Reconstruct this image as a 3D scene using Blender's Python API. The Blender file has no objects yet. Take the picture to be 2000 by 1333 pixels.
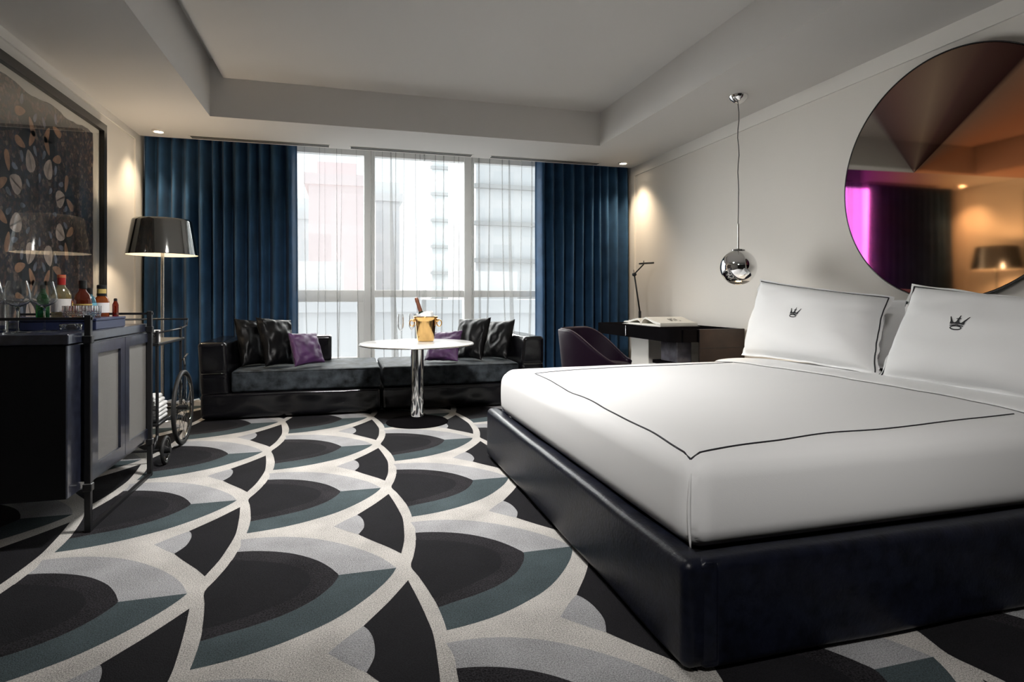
import bpy, bmesh, math, random
from mathutils import Vector, Matrix, noise
PI = math.pi
S = bpy.context.scene
COL = S.collection
RND = random.Random(7)

# ------------------------------------------------------------------ materials
def srgb(r, g, b):
    f = lambda c: (c/255/12.92) if c/255 <= .04045 else ((c/255+.055)/1.055)**2.4
    return (f(r), f(g), f(b), 1)

def mat(name, col, rough=.5, metal=0., spec=.5, bump=0., bscale=50., var=0., vscale=8., sheen=0., coat=0., emit=None, estr=0.):
    m = bpy.data.materials.new(name); m.use_nodes = True
    nt = m.node_tree; p = nt.nodes['Principled BSDF']
    if len(col) == 3: col = (*col, 1)
    p.inputs['Base Color'].default_value = col
    p.inputs['Roughness'].default_value = rough
    p.inputs['Metallic'].default_value = metal
    p.inputs['Specular IOR Level'].default_value = spec
    p.inputs['Sheen Weight'].default_value = sheen
    p.inputs['Coat Weight'].default_value = coat
    p.inputs['Coat Roughness'].default_value = .08
    if emit:
        p.inputs['Emission Color'].default_value = emit; p.inputs['Emission Strength'].default_value = estr
    tc = nt.nodes.new('ShaderNodeTexCoord')
    if bump:
        n = nt.nodes.new('ShaderNodeTexNoise'); n.inputs['Scale'].default_value = bscale; n.inputs['Detail'].default_value = 4
        nt.links.new(tc.outputs['Object'], n.inputs['Vector'])
        b = nt.nodes.new('ShaderNodeBump'); b.inputs['Strength'].default_value = bump; b.inputs['Distance'].default_value = .01
        nt.links.new(n.outputs['Fac'], b.inputs['Height']); nt.links.new(b.outputs['Normal'], p.inputs['Normal'])
    if var:
        n = nt.nodes.new('ShaderNodeTexNoise'); n.inputs['Scale'].default_value = vscale; n.inputs['Detail'].default_value = 5
        nt.links.new(tc.outputs['Object'], n.inputs['Vector'])
        r = nt.nodes.new('ShaderNodeValToRGB')
        r.color_ramp.elements[0].position = .3; r.color_ramp.elements[1].position = .7
        r.color_ramp.elements[0].color = [c*(1-var) for c in col[:3]]+[1]
        r.color_ramp.elements[1].color = [min(1, c*(1+var)) for c in col[:3]]+[1]
        nt.links.new(n.outputs['Fac'], r.inputs['Fac']); nt.links.new(r.outputs['Color'], p.inputs['Base Color'])
    return m

def thin_glass(name, tint=(1, 1, 1), rough=.02, base=.06, edge=.9):
    m = bpy.data.materials.new(name); m.use_nodes = True
    nt = m.node_tree; nt.nodes.clear()
    o = nt.nodes.new('ShaderNodeOutputMaterial'); mx = nt.nodes.new('ShaderNodeMixShader')
    t = nt.nodes.new('ShaderNodeBsdfTransparent'); t.inputs['Color'].default_value = (*tint, 1)
    g = nt.nodes.new('ShaderNodeBsdfGlossy'); g.inputs['Roughness'].default_value = rough
    lw = nt.nodes.new('ShaderNodeLayerWeight'); lw.inputs['Blend'].default_value = .35
    mr = nt.nodes.new('ShaderNodeMapRange'); mr.inputs['To Min'].default_value = base; mr.inputs['To Max'].default_value = edge
    nt.links.new(lw.outputs['Fresnel'], mr.inputs['Value']); nt.links.new(mr.outputs['Result'], mx.inputs['Fac'])
    nt.links.new(t.outputs['BSDF'], mx.inputs[1]); nt.links.new(g.outputs['BSDF'], mx.inputs[2])
    nt.links.new(mx.outputs['Shader'], o.inputs['Surface'])
    return m

def carpet(name, col, speck=.35, scale=260.):
    m = bpy.data.materials.new(name); m.use_nodes = True
    nt = m.node_tree; p = nt.nodes['Principled BSDF']
    p.inputs['Roughness'].default_value = .95; p.inputs['Specular IOR Level'].default_value = .1
    tc = nt.nodes.new('ShaderNodeTexCoord')
    n = nt.nodes.new('ShaderNodeTexNoise'); n.inputs['Scale'].default_value = scale; n.inputs['Detail'].default_value = 3
    n2 = nt.nodes.new('ShaderNodeTexNoise'); n2.inputs['Scale'].default_value = 5; n2.inputs['Detail'].default_value = 4
    nt.links.new(tc.outputs['Object'], n.inputs['Vector']); nt.links.new(tc.outputs['Object'], n2.inputs['Vector'])
    a = nt.nodes.new('ShaderNodeMath'); a.operation = 'MULTIPLY_ADD'; a.inputs[1].default_value = .3
    nt.links.new(n2.outputs['Fac'], a.inputs[0]); nt.links.new(n.outputs['Fac'], a.inputs[2])
    r = nt.nodes.new('ShaderNodeValToRGB')
    r.color_ramp.elements[0].position = .45; r.color_ramp.elements[1].position = .85
    r.color_ramp.elements[0].color = [c*(1-speck) for c in col[:3]]+[1]
    r.color_ramp.elements[1].color = [c*(1+speck) for c in col[:3]]+[1]
    nt.links.new(a.outputs[0], r.inputs['Fac']); nt.links.new(r.outputs['Color'], p.inputs['Base Color'])
    b = nt.nodes.new('ShaderNodeBump'); b.inputs['Strength'].default_value = .7; b.inputs['Distance'].default_value = .004
    nt.links.new(n.outputs['Fac'], b.inputs['Height']); nt.links.new(b.outputs['Normal'], p.inputs['Normal'])
    return m

def sheer_mat(name, col, trans):
    m = bpy.data.materials.new(name); m.use_nodes = True
    nt = m.node_tree; nt.nodes.clear()
    o = nt.nodes.new('ShaderNodeOutputMaterial'); mx = nt.nodes.new('ShaderNodeMixShader'); mx.inputs['Fac'].default_value = 1-trans
    t = nt.nodes.new('ShaderNodeBsdfTransparent')
    m2 = nt.nodes.new('ShaderNodeMixShader'); m2.inputs['Fac'].default_value = .5
    d = nt.nodes.new('ShaderNodeBsdfDiffuse'); d.inputs['Color'].default_value = (*col, 1)
    tl = nt.nodes.new('ShaderNodeBsdfTranslucent'); tl.inputs['Color'].default_value = (*col, 1)
    nt.links.new(d.outputs[0], m2.inputs[1]); nt.links.new(tl.outputs[0], m2.inputs[2])
    nt.links.new(t.outputs[0], mx.inputs[1]); nt.links.new(m2.outputs[0], mx.inputs[2])
    nt.links.new(mx.outputs[0], o.inputs['Surface'])
    return m

M = {}
M['wall'] = mat('wall_paint', (.70, .665, .62), .75, spec=.25, bump=.03, bscale=120)
M['wallpanel'] = mat('wall_panel_paint', (.70, .665, .62), .5, spec=.35)
M['ceil'] = mat('ceiling_paint', (.66, .64, .62), .8, spec=.2)
M['trim'] = mat('trim_paint', (.72, .69, .65), .5)
M['frame_alu'] = mat('window_frame_paint', (.84, .84, .83), .45)
M['cream'] = carpet('carpet_cream', (.45, .43, .405), .55)
M['c_dark'] = carpet('carpet_charcoal', (.0135, .0130, .0150), .4)
M['c_heather'] = carpet('carpet_heather', (.021, .0195, .022), .95, 200)
M['c_teal'] = carpet('carpet_teal', (.056, .074, .080), .5)
M['c_gray'] = carpet('carpet_grey', (.31, .31, .318), .5)
M['linen'] = mat('white_linen', (.80, .80, .80), .85, spec=.15, bump=.05, bscale=400)
M['pipe'] = mat('black_piping', (.006, .006, .010), .6)
M['navy_leather'] = mat('navy_leather', (.005, .0062, .013), .36, spec=.24, bump=.12, bscale=90, var=.5, vscale=25)
M['blk_leather'] = mat('black_leather', (.004, .0038, .005), .2, spec=.5, bump=.12, bscale=9)
M['velvet'] = mat('charcoal_velvet', (.026, .031, .036), .7, spec=.18, sheen=.0, var=.9, vscale=14, bump=.08, bscale=200)
M['blk_velvet'] = mat('black_velvet', (.0025, .0025, .003), .40, spec=.14, sheen=.0, bump=.10, bscale=9)
M['purple'] = mat('purple_velvet', (.046, .009, .062), .6, sheen=.10, var=.3, vscale=14)
M['plum'] = mat('plum_velvet', (.010, .0025, .011), .55, spec=.15, sheen=.05)
M['curtain'] = mat('blue_curtain_velvet', (.022, .064, .132), .7, sheen=.06, spec=.12, var=.25, vscale=6, bump=.05, bscale=220)
M['sheer'] = sheer_mat('grey_sheer_voile', (.30, .30, .29), .81)
M['chrome'] = mat('chrome', (.80, .80, .80), .05, 1)
M['dkchrome'] = mat('smoked_chrome', (.30, .30, .29), .07, 1)
M['brushed'] = mat('brushed_steel', (.50, .48, .45), .25, 1)
M['blk_metal'] = mat('black_metal', (.008, .008, .009), .38, spec=.5)
M['blk_gloss'] = mat('black_gloss_lacquer', (.005, .0045, .005), .3, spec=.0)
M['gold'] = mat('gold', (.78, .49, .19), .12, 1)
M['marble'] = mat('white_marble', (.74, .73, .71), .15, var=.18, vscale=5)
def solid_glass(name, col=(1, 1, 1), rough=0.):
    m = bpy.data.materials.new(name); m.use_nodes = True; nt = m.node_tree; nt.nodes.clear()
    o = nt.nodes.new('ShaderNodeOutputMaterial'); g = nt.nodes.new('ShaderNodeBsdfGlass'); g.inputs['IOR'].default_value = 1.48
    g.inputs['Color'].default_value = (*col, 1); g.inputs['Roughness'].default_value = rough
    nt.links.new(g.outputs[0], o.inputs['Surface']); return m
M['glass'] = thin_glass('clear_glass')
M['solid_glass'] = solid_glass('lead_glass', (.97, .98, .98))
M['fglass'] = thin_glass('fine_glass', (1, 1, 1), .02, .04, .68)
M['crystal'] = solid_glass('cut_crystal', (.97, .97, .97), .02)
M['pane'] = thin_glass('window_pane', (.97, .985, .985), .0, 0., .02)
M['picglass'] = thin_glass('picture_glass', (1, 1, 1), .02, .02, .24)
def spirit(name, tint, dif, fac=.35):
    m = thin_glass(name, tint, .03, .06, .6); nt = m.node_tree
    mx = [n for n in nt.nodes if n.type == 'MIX_SHADER'][0]; t = [n for n in nt.nodes if n.type == 'BSDF_TRANSPARENT'][0]
    d = nt.nodes.new('ShaderNodeBsdfDiffuse'); d.inputs['Color'].default_value = (*dif, 1)
    tl = nt.nodes.new('ShaderNodeBsdfTranslucent'); tl.inputs['Color'].default_value = (*dif, 1)
    a = nt.nodes.new('ShaderNodeMixShader'); a.inputs['Fac'].default_value = .5; nt.links.new(d.outputs[0], a.inputs[1]); nt.links.new(tl.outputs[0], a.inputs[2])
    b = nt.nodes.new('ShaderNodeMixShader'); b.inputs['Fac'].default_value = fac; nt.links.new(t.outputs[0], b.inputs[1]); nt.links.new(a.outputs[0], b.inputs[2])
    nt.links.new(b.outputs[0], mx.inputs[1]); return m
M['amber'] = spirit('amber_spirit', (.80, .26, .03), (.55, .14, .015), .45)
M['dkamber'] = spirit('dark_amber_spirit', (.55, .10, .02), (.22, .035, .008), .4)
M['straw'] = spirit('straw_spirit', (.90, .86, .66), (.55, .48, .28), .3)
M['green'] = spirit('green_glass', (.15, .55, .22), (.03, .18, .06), .3)
M['blueglass'] = spirit('blue_glass', (.45, .75, .88), (.15, .42, .55), .4)
M['cap_blk'] = mat('black_cap', (.008, .008, .008), .4)
M['cap_red'] = mat('red_cap', (.35, .015, .012), .45)
M['lab_gold'] = mat('gold_label', (.45, .33, .10), .5)
M['lab_red'] = mat('orange_label', (.45, .13, .05), .6)
M['lab_white'] = mat('white_label', (.7, .68, .66), .6)
M['lab_blue'] = mat('blue_label', (.12, .35, .45), .6)
M['navy_wood'] = mat('navy_stained_wood', (.017, .020, .035), .30, spec=.5, coat=.5, var=.5, vscale=30, bump=.04, bscale=160)
M['shade_black'] = mat('painted_shade_panel', (.004, .0042, .0055), .5, spec=.2)  # shade on the cabinet's near end put into this colour
M['navy_box'] = mat('navy_lacquer_box', (.016, .024, .075), .35)
M['mesh_panel'] = mat('grey_woven_metal_panel', (.21, .20, .19), .5, .3, bump=.3, bscale=500, var=.15, vscale=300)
M['brown_wood'] = mat('dark_brown_wood', (.020, .012, .009), .3, var=.3, vscale=12)
M['grey_stone'] = mat('polished_grey_stone', (.075, .072, .085), .25, var=.3, vscale=14)
M['paper'] = mat('paper', (.74, .71, .64), .8)
M['paper2'] = mat('page_edges', (.42, .42, .42), .8)
M['ink'] = mat('brown_ink', (.05, .04, .03), .8)
M['white'] = mat('white_card', (.75, .75, .74), .6)
M['matboard'] = mat('mat_board', (.70, .66, .58), .8)
M['art_tan'] = mat('art_tan', (.42, .23, .13), .6, var=.3, vscale=20)
M['art_cream'] = mat('art_cream', (.62, .50, .42), .6, var=.25, vscale=20)
M['art_grey'] = mat('art_blue_grey', (.20, .22, .28), .6, var=.4, vscale=20)
M['art_dark'] = mat('art_black', (.010, .009, .009), .6)  # black petals of the printed pattern
M['foil'] = mat('copper_foil', (.22, .085, .05), .4, .4)
M['champ'] = mat('dark_green_bottle', (.010, .022, .012), .12)
M['tyre'] = mat('black_rubber', (.010, .010, .010), .6)
M['lampwhite'] = mat('shade_lining', (.78, .74, .66), .6)
M['bulb'] = mat('warm_bulb', (1, 1, 1), .5, emit=(1, .72, .42, 1), estr=14)
M['led'] = mat('downlight_lens', (1, 1, 1), .5, emit=(1, .84, .62, 1), estr=30)
M['slotdark'] = mat('vent_slot', (.01, .01, .01), .8)

def art_paper():
    m = bpy.data.materials.new('dark_kaleidoscope_paper'); m.use_nodes = True
    nt = m.node_tree; p = nt.nodes['Principled BSDF']; p.inputs['Roughness'].default_value = .55
    tc = nt.nodes.new('ShaderNodeTexCoord')
    v = nt.nodes.new('ShaderNodeTexVoronoi'); v.inputs['Scale'].default_value = 42
    n = nt.nodes.new('ShaderNodeTexNoise'); n.inputs['Scale'].default_value = 16; n.inputs['Detail'].default_value = 6
    nt.links.new(tc.outputs['Object'], v.inputs['Vector']); nt.links.new(tc.outputs['Object'], n.inputs['Vector'])
    r = nt.nodes.new('ShaderNodeValToRGB'); e = r.color_ramp.elements
    e[0].position = .0; e[0].color = (.020, .012, .009, 1); e[1].position = 1; e[1].color = (.50, .38, .30, 1)
    for pos, c in ((.40, (.016, .011, .010, 1)), (.48, (.022, .018, .034, 1)), (.54, (.11, .055, .036, 1)), (.60, (.022, .016, .014, 1)), (.70, (.24, .17, .13, 1)), (.74, (.03, .02, .02, 1))):
        k = e.new(pos); k.color = c
    mx = nt.nodes.new('ShaderNodeMix'); mx.data_type = 'RGBA'; mx.inputs['Factor'].default_value = .5
    nt.links.new(v.outputs['Color'], mx.inputs['A']); nt.links.new(n.outputs['Fac'], mx.inputs['B'])
    nt.links.new(mx.outputs['Result'], r.inputs['Fac']); nt.links.new(r.outputs['Color'], p.inputs['Base Color'])
    return m
M['art'] = art_paper()

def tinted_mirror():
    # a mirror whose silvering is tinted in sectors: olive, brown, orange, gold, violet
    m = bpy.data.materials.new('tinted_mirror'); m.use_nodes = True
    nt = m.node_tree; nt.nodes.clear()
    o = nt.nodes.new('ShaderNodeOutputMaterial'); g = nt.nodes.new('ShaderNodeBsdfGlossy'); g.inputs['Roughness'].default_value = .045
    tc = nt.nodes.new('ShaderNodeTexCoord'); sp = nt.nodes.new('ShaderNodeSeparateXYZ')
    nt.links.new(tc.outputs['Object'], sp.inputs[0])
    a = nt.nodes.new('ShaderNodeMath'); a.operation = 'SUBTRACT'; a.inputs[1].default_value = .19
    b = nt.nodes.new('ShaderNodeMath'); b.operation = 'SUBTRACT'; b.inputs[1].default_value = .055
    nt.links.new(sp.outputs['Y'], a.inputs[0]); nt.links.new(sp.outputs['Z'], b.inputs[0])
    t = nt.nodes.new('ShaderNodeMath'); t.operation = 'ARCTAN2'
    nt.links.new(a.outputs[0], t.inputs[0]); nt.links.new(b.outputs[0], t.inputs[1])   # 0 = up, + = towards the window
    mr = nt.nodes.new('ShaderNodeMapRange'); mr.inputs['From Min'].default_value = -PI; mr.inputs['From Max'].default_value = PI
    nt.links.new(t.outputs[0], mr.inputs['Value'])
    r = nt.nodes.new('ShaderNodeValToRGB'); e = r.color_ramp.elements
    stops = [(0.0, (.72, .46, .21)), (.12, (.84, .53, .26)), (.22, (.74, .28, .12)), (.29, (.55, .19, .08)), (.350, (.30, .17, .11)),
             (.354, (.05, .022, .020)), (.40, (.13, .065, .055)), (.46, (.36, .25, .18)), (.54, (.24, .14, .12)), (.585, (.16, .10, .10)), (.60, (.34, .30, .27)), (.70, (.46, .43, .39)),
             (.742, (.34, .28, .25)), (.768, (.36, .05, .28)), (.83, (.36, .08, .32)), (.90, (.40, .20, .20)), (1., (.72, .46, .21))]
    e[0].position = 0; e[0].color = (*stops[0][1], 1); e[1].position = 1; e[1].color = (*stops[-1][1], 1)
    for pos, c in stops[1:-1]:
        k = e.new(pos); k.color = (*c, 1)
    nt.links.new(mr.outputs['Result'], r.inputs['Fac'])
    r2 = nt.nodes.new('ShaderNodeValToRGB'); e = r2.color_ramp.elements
    lo = [(0, (.85, .52, .28)), (.35, (.86, .50, .26)), (.50, (.74, .36, .17)), (.62, (.52, .20, .14)), (.76, (.46, .09, .20)), (.88, (.34, .04, .22)), (.915, (.11, .018, .088)), (1, (.10, .02, .085))]  # darkened end stops: dimming of the window's reflection put into the tint
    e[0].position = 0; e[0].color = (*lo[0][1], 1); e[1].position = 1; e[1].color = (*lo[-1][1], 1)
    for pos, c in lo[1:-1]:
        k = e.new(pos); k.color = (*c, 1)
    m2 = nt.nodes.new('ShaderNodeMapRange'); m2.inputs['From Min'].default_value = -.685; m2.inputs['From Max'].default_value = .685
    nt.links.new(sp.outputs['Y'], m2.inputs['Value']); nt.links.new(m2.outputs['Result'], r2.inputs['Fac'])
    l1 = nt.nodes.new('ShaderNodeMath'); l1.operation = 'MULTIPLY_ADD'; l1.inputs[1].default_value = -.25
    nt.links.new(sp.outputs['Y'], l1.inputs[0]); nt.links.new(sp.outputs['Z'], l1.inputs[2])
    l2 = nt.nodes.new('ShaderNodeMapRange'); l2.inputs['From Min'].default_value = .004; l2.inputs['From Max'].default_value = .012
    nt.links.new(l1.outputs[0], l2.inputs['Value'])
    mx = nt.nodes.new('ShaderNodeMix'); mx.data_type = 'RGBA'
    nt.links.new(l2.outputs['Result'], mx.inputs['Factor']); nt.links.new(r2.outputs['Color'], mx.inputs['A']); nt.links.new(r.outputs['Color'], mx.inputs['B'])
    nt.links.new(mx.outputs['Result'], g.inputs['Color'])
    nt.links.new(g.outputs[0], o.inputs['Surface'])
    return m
M['tint'] = tinted_mirror()

def facade(name, wall, glass, sx, sz):
    m = bpy.data.materials.new(name); m.use_nodes = True
    nt = m.node_tree; p = nt.nodes['Principled BSDF']; p.inputs['Roughness'].default_value = .7
    tc = nt.nodes.new('ShaderNodeTexCoord'); mp = nt.nodes.new('ShaderNodeMapping'); mp.inputs['Rotation'].default_value = (PI/2, 0, 0)
    br = nt.nodes.new('ShaderNodeTexBrick'); br.offset = 0; br.inputs['Scale'].default_value = 1
    br.inputs['Brick Width'].default_value = sx; br.inputs['Row Height'].default_value = sz; br.inputs['Mortar Size'].default_value = .38
    br.inputs['Color1'].default_value = (*glass, 1); br.inputs['Color2'].default_value = (*[c*1.15 for c in glass], 1); br.inputs['Mortar'].default_value = (*wall, 1)
    nt.links.new(tc.outputs['Object'], mp.inputs[0]); nt.links.new(mp.outputs[0], br.inputs['Vector']); nt.links.new(br.outputs['Color'], p.inputs['Base Color'])
    return m

# ------------------------------------------------------------------ mesh helpers
ORG = {}
def link(name, bm, m, parent=None, org=None, smooth=False, kind=None, auto=None):
    me = bpy.data.meshes.new(name)
    bmesh.ops.recalc_face_normals(bm, faces=bm.faces)
    vs = [v.co for v in bm.verts]
    if parent is not None: org = ORG[parent]
    elif org is None:
        xs = [v.x for v in vs]; ys = [v.y for v in vs]; zs = [v.z for v in vs]
        org = Vector(((min(xs)+max(xs))/2, (min(ys)+max(ys))/2, min(zs)))
    org = Vector(org)
    bmesh.ops.translate(bm, verts=bm.verts, vec=-org)
    for f in bm.faces: f.smooth = smooth
    bm.to_mesh(me); bm.free()
    for mm in (m if isinstance(m, (list, tuple)) else [m]): me.materials.append(mm)
    o = bpy.data.objects.new(name, me); COL.objects.link(o)
    if parent is not None: o.parent = parent
    else: o.location = org
    ORG[o] = org
    if kind: o['kind'] = kind
    if smooth and auto is not None: sharp(me, auto)
    return o

def sharp(me, deg):
    bm = bmesh.new(); bm.from_mesh(me)
    for e in bm.edges:
        if len(e.link_faces) == 2 and e.calc_face_angle(0) > math.radians(deg): e.smooth = False
    bm.to_mesh(me); bm.free()

def thing(name, loc, label, cat, group=None):
    o = bpy.data.objects.new(name, None); COL.objects.link(o); o.location = loc; ORG[o] = Vector(loc)
    o.empty_display_size = .1
    return tag(o, label, cat, group)

def tag(o, label, cat, group=None):
    o['label'] = label; o['category'] = cat
    if group: o['group'] = group
    return o

def copy_tree(o, parent=None):
    c = o.copy(); COL.objects.link(c)
    if parent is not None: c.parent = parent
    for ch in list(o.children): copy_tree(ch, c)
    return c

def box(bm, x0, x1, y0, y1, z0, z1, bev=0., seg=2):
    t = bmesh.new()
    vs = [t.verts.new((x, y, z)) for z in (z0, z1) for y in (y0, y1) for x in (x0, x1)]
    for f in ((0, 1, 3, 2), (4, 5, 7, 6), (0, 1, 5, 4), (2, 3, 7, 6), (0, 2, 6, 4), (1, 3, 7, 5)): t.faces.new([vs[i] for i in f])
    bmesh.ops.recalc_face_normals(t, faces=t.faces)
    if bev: bmesh.ops.bevel(t, geom=t.edges[:], offset=bev, segments=seg, profile=.5, affect='EDGES')
    join(bm, t); return bm

def join(bm, t):
    me = bpy.data.meshes.new('tmp'); t.to_mesh(me); t.free(); bm.from_mesh(me); bpy.data.meshes.remove(me)

def NB(): return bmesh.new()

def lathe(bm, prof, c=(0, 0, 0), seg=32, axis=None):
    c = Vector(c); rings = []
    q = Vector((0, 0, 1)).rotation_difference(Vector(axis).normalized()) if axis is not None else None
    for r, z in prof:
        if r < 1e-6:
            p = Vector((0, 0, z)); p = q @ p if q else p; rings.append([bm.verts.new(c+p)])
        else:
            R = []
            for i in range(seg):
                a = 2*PI*i/seg; p = Vector((r*math.cos(a), r*math.sin(a), z)); p = q @ p if q else p
                R.append(bm.verts.new(c+p))
            rings.append(R)
    for A, B in zip(rings, rings[1:]):
        if len(A) == 1 and len(B) == 1: continue
        for i in range(seg):
            j = (i+1) % seg
            if len(A) == 1: bm.faces.new((A[0], B[i], B[j]))
            elif len(B) == 1: bm.faces.new((A[i], A[j], B[0]))
            else: bm.faces.new((A[i], A[j], B[j], B[i]))
    return bm

def cyl(bm, a, b, r0, r1=None, seg=16):
    a = Vector(a); b = Vector(b); r1 = r0 if r1 is None else r1
    L = (b-a).length
    return lathe(bm, [(0, 0), (r0, 0), (r1, L), (0, L)], a, seg, b-a)

def tube(bm, pts, r, seg=8, closed=False):
    pts = [Vector(p) for p in pts]; n = len(pts); rings = []
    up = Vector((0, 0, 1)); prev = None
    for i, p in enumerate(pts):
        if closed: t = pts[(i+1) % n]-pts[i-1]
        else: t = pts[min(i+1, n-1)]-pts[max(i-1, 0)]
        t.normalize()
        if prev is None:
            s = t.cross(up)
            if s.length < 1e-3: s = t.cross(Vector((1, 0, 0)))
        else: s = prev-t*prev.dot(t)
        s.normalize(); prev = s.copy(); u = s.cross(t)
        rr = r[i] if isinstance(r, (list, tuple)) else r
        rings.append([bm.verts.new(p+s*rr*math.cos(2*PI*k/seg)+u*rr*math.sin(2*PI*k/seg)) for k in range(seg)])
    m = n if closed else n-1
    for i in range(m):
        A = rings[i]; B = rings[(i+1) % n]
        for k in range(seg): bm.faces.new((A[k], A[(k+1) % seg], B[(k+1) % seg], B[k]))
    if not closed:
        bm.faces.new(rings[0]); bm.faces.new(list(reversed(rings[-1])))
    return bm

def roundbox(bm, lo, hi, r, n=(8, 8, 8), k=4, fn=None):
    """box with round edges of radius r (or per axis), sampled finely; fn moves each vertex"""
    lo = Vector(lo); hi = Vector(hi); t = bmesh.new()
    def samp(a, b, m):
        rim = [r*(1-math.cos(PI/2*i/k)) for i in range(k)] if False else [r*i/k for i in range(k)]
        mid = [a+r+(b-a-2*r)*i/m for i in range(m+1)]
        return [a+q for q in rim]+mid+[b-q for q in reversed(rim)]
    ax = [samp(lo[i], hi[i], n[i]) for i in range(3)]
    for d in range(3):
        u, v = [i for i in range(3) if i != d]
        for side in (lo[d], hi[d]):
            g = []
            for a in ax[u]:
                row = []
                for b in ax[v]:
                    p = Vector((0, 0, 0)); p[d] = side; p[u] = a; p[v] = b; row.append(t.verts.new(p))
                g.append(row)
            for i in range(len(g)-1):
                for j in range(len(g[0])-1): t.faces.new((g[i][j], g[i+1][j], g[i+1][j+1], g[i][j+1]))
    for vv in t.verts:
        q = vv.co; p = Vector([min(max(q[i], lo[i]+r), hi[i]-r) for i in range(3)]); e = q-p
        # spread the cube rim evenly over the arc
        e = Vector([math.tan(max(-1, min(1, c/r))*PI/4)*r for c in e])
        if e.length > 1e-9: vv.co = p+e.normalized()*r
    bmesh.ops.remove_doubles(t, verts=t.verts, dist=1e-5)
    bmesh.ops.recalc_face_normals(t, faces=t.faces)
    if fn:
        for vv in t.verts: vv.co = fn(vv.co.copy())
    join(bm, t); return bm

def spline(pts, closed=True, sub=5, corner=48):
    P = [Vector((p[0], p[1], p[2] if len(p) > 2 else 0)) for p in pts]; n = len(P); out = []
    def is_corner(i):
        if not closed and i in (0, n-1): return True
        a = P[i]-P[i-1]; b = P[(i+1) % n]-P[i]
        return a.length > 0 and b.length > 0 and math.degrees(a.angle(b)) > corner
    cs = [is_corner(i) for i in range(n)]
    for i in range(n if closed else n-1):
        p1 = P[i]; p2 = P[(i+1) % n]
        p0 = P[i-1] if not cs[i] else p1-(p2-p1)*.5
        p3 = P[(i+2) % n] if not cs[(i+1) % n] else p2+(p2-p1)*.5
        for s in range(sub):
            t = s/sub
            out.append(.5*((2*p1)+(p2-p0)*t+(2*p0-5*p1+4*p2-p3)*t*t+(3*p1-p0-3*p2+p3)*t**3))
    if not closed: out.append(P[-1])
    return out

def grid(bm, f, nu, nv, closed_u=False):
    g = [[bm.verts.new(f(i/nu, j/nv)) for j in range(nv+1)] for i in range(nu if closed_u else nu+1)]
    for i in range(nu):
        for j in range(nv):
            a = g[i]; b = g[(i+1) % len(g)]
            bm.faces.new((a[j], b[j], b[j+1], a[j+1]))
    return bm

def prism(bm, pts, axis, a, b):
    """extrude the 2-D outline pts between a and b along axis (0,1,2)"""
    u, v = [i for i in range(3) if i != axis]
    def mk(p, w):
        q = Vector((0, 0, 0)); q[u] = p[0]; q[v] = p[1]; q[axis] = w; return bm.verts.new(q)
    A = [mk(p, a) for p in pts]; B = [mk(p, b) for p in pts]; n = len(pts)
    bm.faces.new(A); bm.faces.new(list(reversed(B)))
    for i in range(n): bm.faces.new((A[i], A[(i+1) % n], B[(i+1) % n], B[i]))
    return bm

# ------------------------------------------------------------------ room constants (metres)
XL, XR, YF, ZS, ZT = -1.852, 3.24, -1.7, 2.515, 2.846
YP = 6.26          # where the soffit stops and the curtain pocket begins
YW = 6.60          # window plane

# ------------------------------------------------------------------ floor: patterned carpet
CELL = {
 'gray': [(-.629,.430),(-.554,.430),(-.463,.414),(-.37,.377),(-.295,.330),(-.216,.264),(-.14,.182),(-.075,.09),(-.032,-.004),(-.237,-.004),(-.249,.027),(-.271,.072),(-.312,.136),(-.371,.198),(-.431,.243),(-.502,.278),(-.572,.299),(-.622,.306),(-.618,.36)],
 'teal': [(-.237,-.004),(-.032,-.004),(-.051,-.054),(-.088,-.121),(-.143,-.198),(-.203,-.267),(-.262,-.32),(-.327,-.362),(-.4,-.402),(-.485,-.435),(-.56,-.453),(-.616,-.462),(-.616,-.417),(-.618,-.366),(-.621,-.325),(-.556,-.301),(-.499,-.283),(-.424,-.25),(-.364,-.211),(-.31,-.160),(-.267,-.095),(-.246,-.046)],
 'outer': [(-.622,.306),(-.572,.299),(-.502,.278),(-.431,.243),(-.371,.198),(-.312,.136),(-.271,.072),(-.249,.027),(-.237,-.006),(-.246,-.046),(-.267,-.095),(-.31,-.160),(-.364,-.211),(-.424,-.25),(-.499,-.283),(-.556,-.301),(-.621,-.325),(-.625,-.28),(-.638,-.195),(-.656,-.094),(-.674,-.008),(-.656,.075),(-.638,.165),(-.627,.24)],
 'inner': [(-.630,.228),(-.604,.222),(-.525,.194),(-.433,.144),(-.375,.088),(-.339,.028),(-.332,-.022),(-.348,-.086),(-.388,-.139),(-.441,-.175),(-.517,-.22),(-.598,-.25),(-.629,-.257),(-.638,-.195),(-.656,-.094),(-.674,-.008),(-.656,.075),(-.638,.165)],
 'wedge': [(0,-.113),(.018,-.25),(.032,-.39),(.037,-.48),(.031,-.6),(.020,-.72),(-.003,-.842),(-.045,-.772),(-.11,-.68),(-.16,-.603),(-.145,-.566),(-.135,-.53),(-.133,-.482),(-.137,-.435),(-.148,-.395),(-.161,-.371),(-.125,-.318),(-.07,-.235)],
 'scal': [(-.161,-.371),(-.148,-.395),(-.137,-.435),(-.133,-.482),(-.135,-.53),(-.145,-.566),(-.16,-.603),(-.205,-.555),(-.262,-.485),(-.205,-.415)],
}
floor_bm = NB()
X0, X1, Y0, Y1 = XL-.1, XR+.1, YF-.1, YW+.1
fv = [floor_bm.verts.new(p) for p in ((X0, Y0, 0), (X1, Y0, 0), (X1, Y1, 0), (X0, Y1, 0))]
floor_bm.faces.new(fv).material_index = 0
PX, PY, OX, OY = .6955, .957, .216, 2.225
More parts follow.
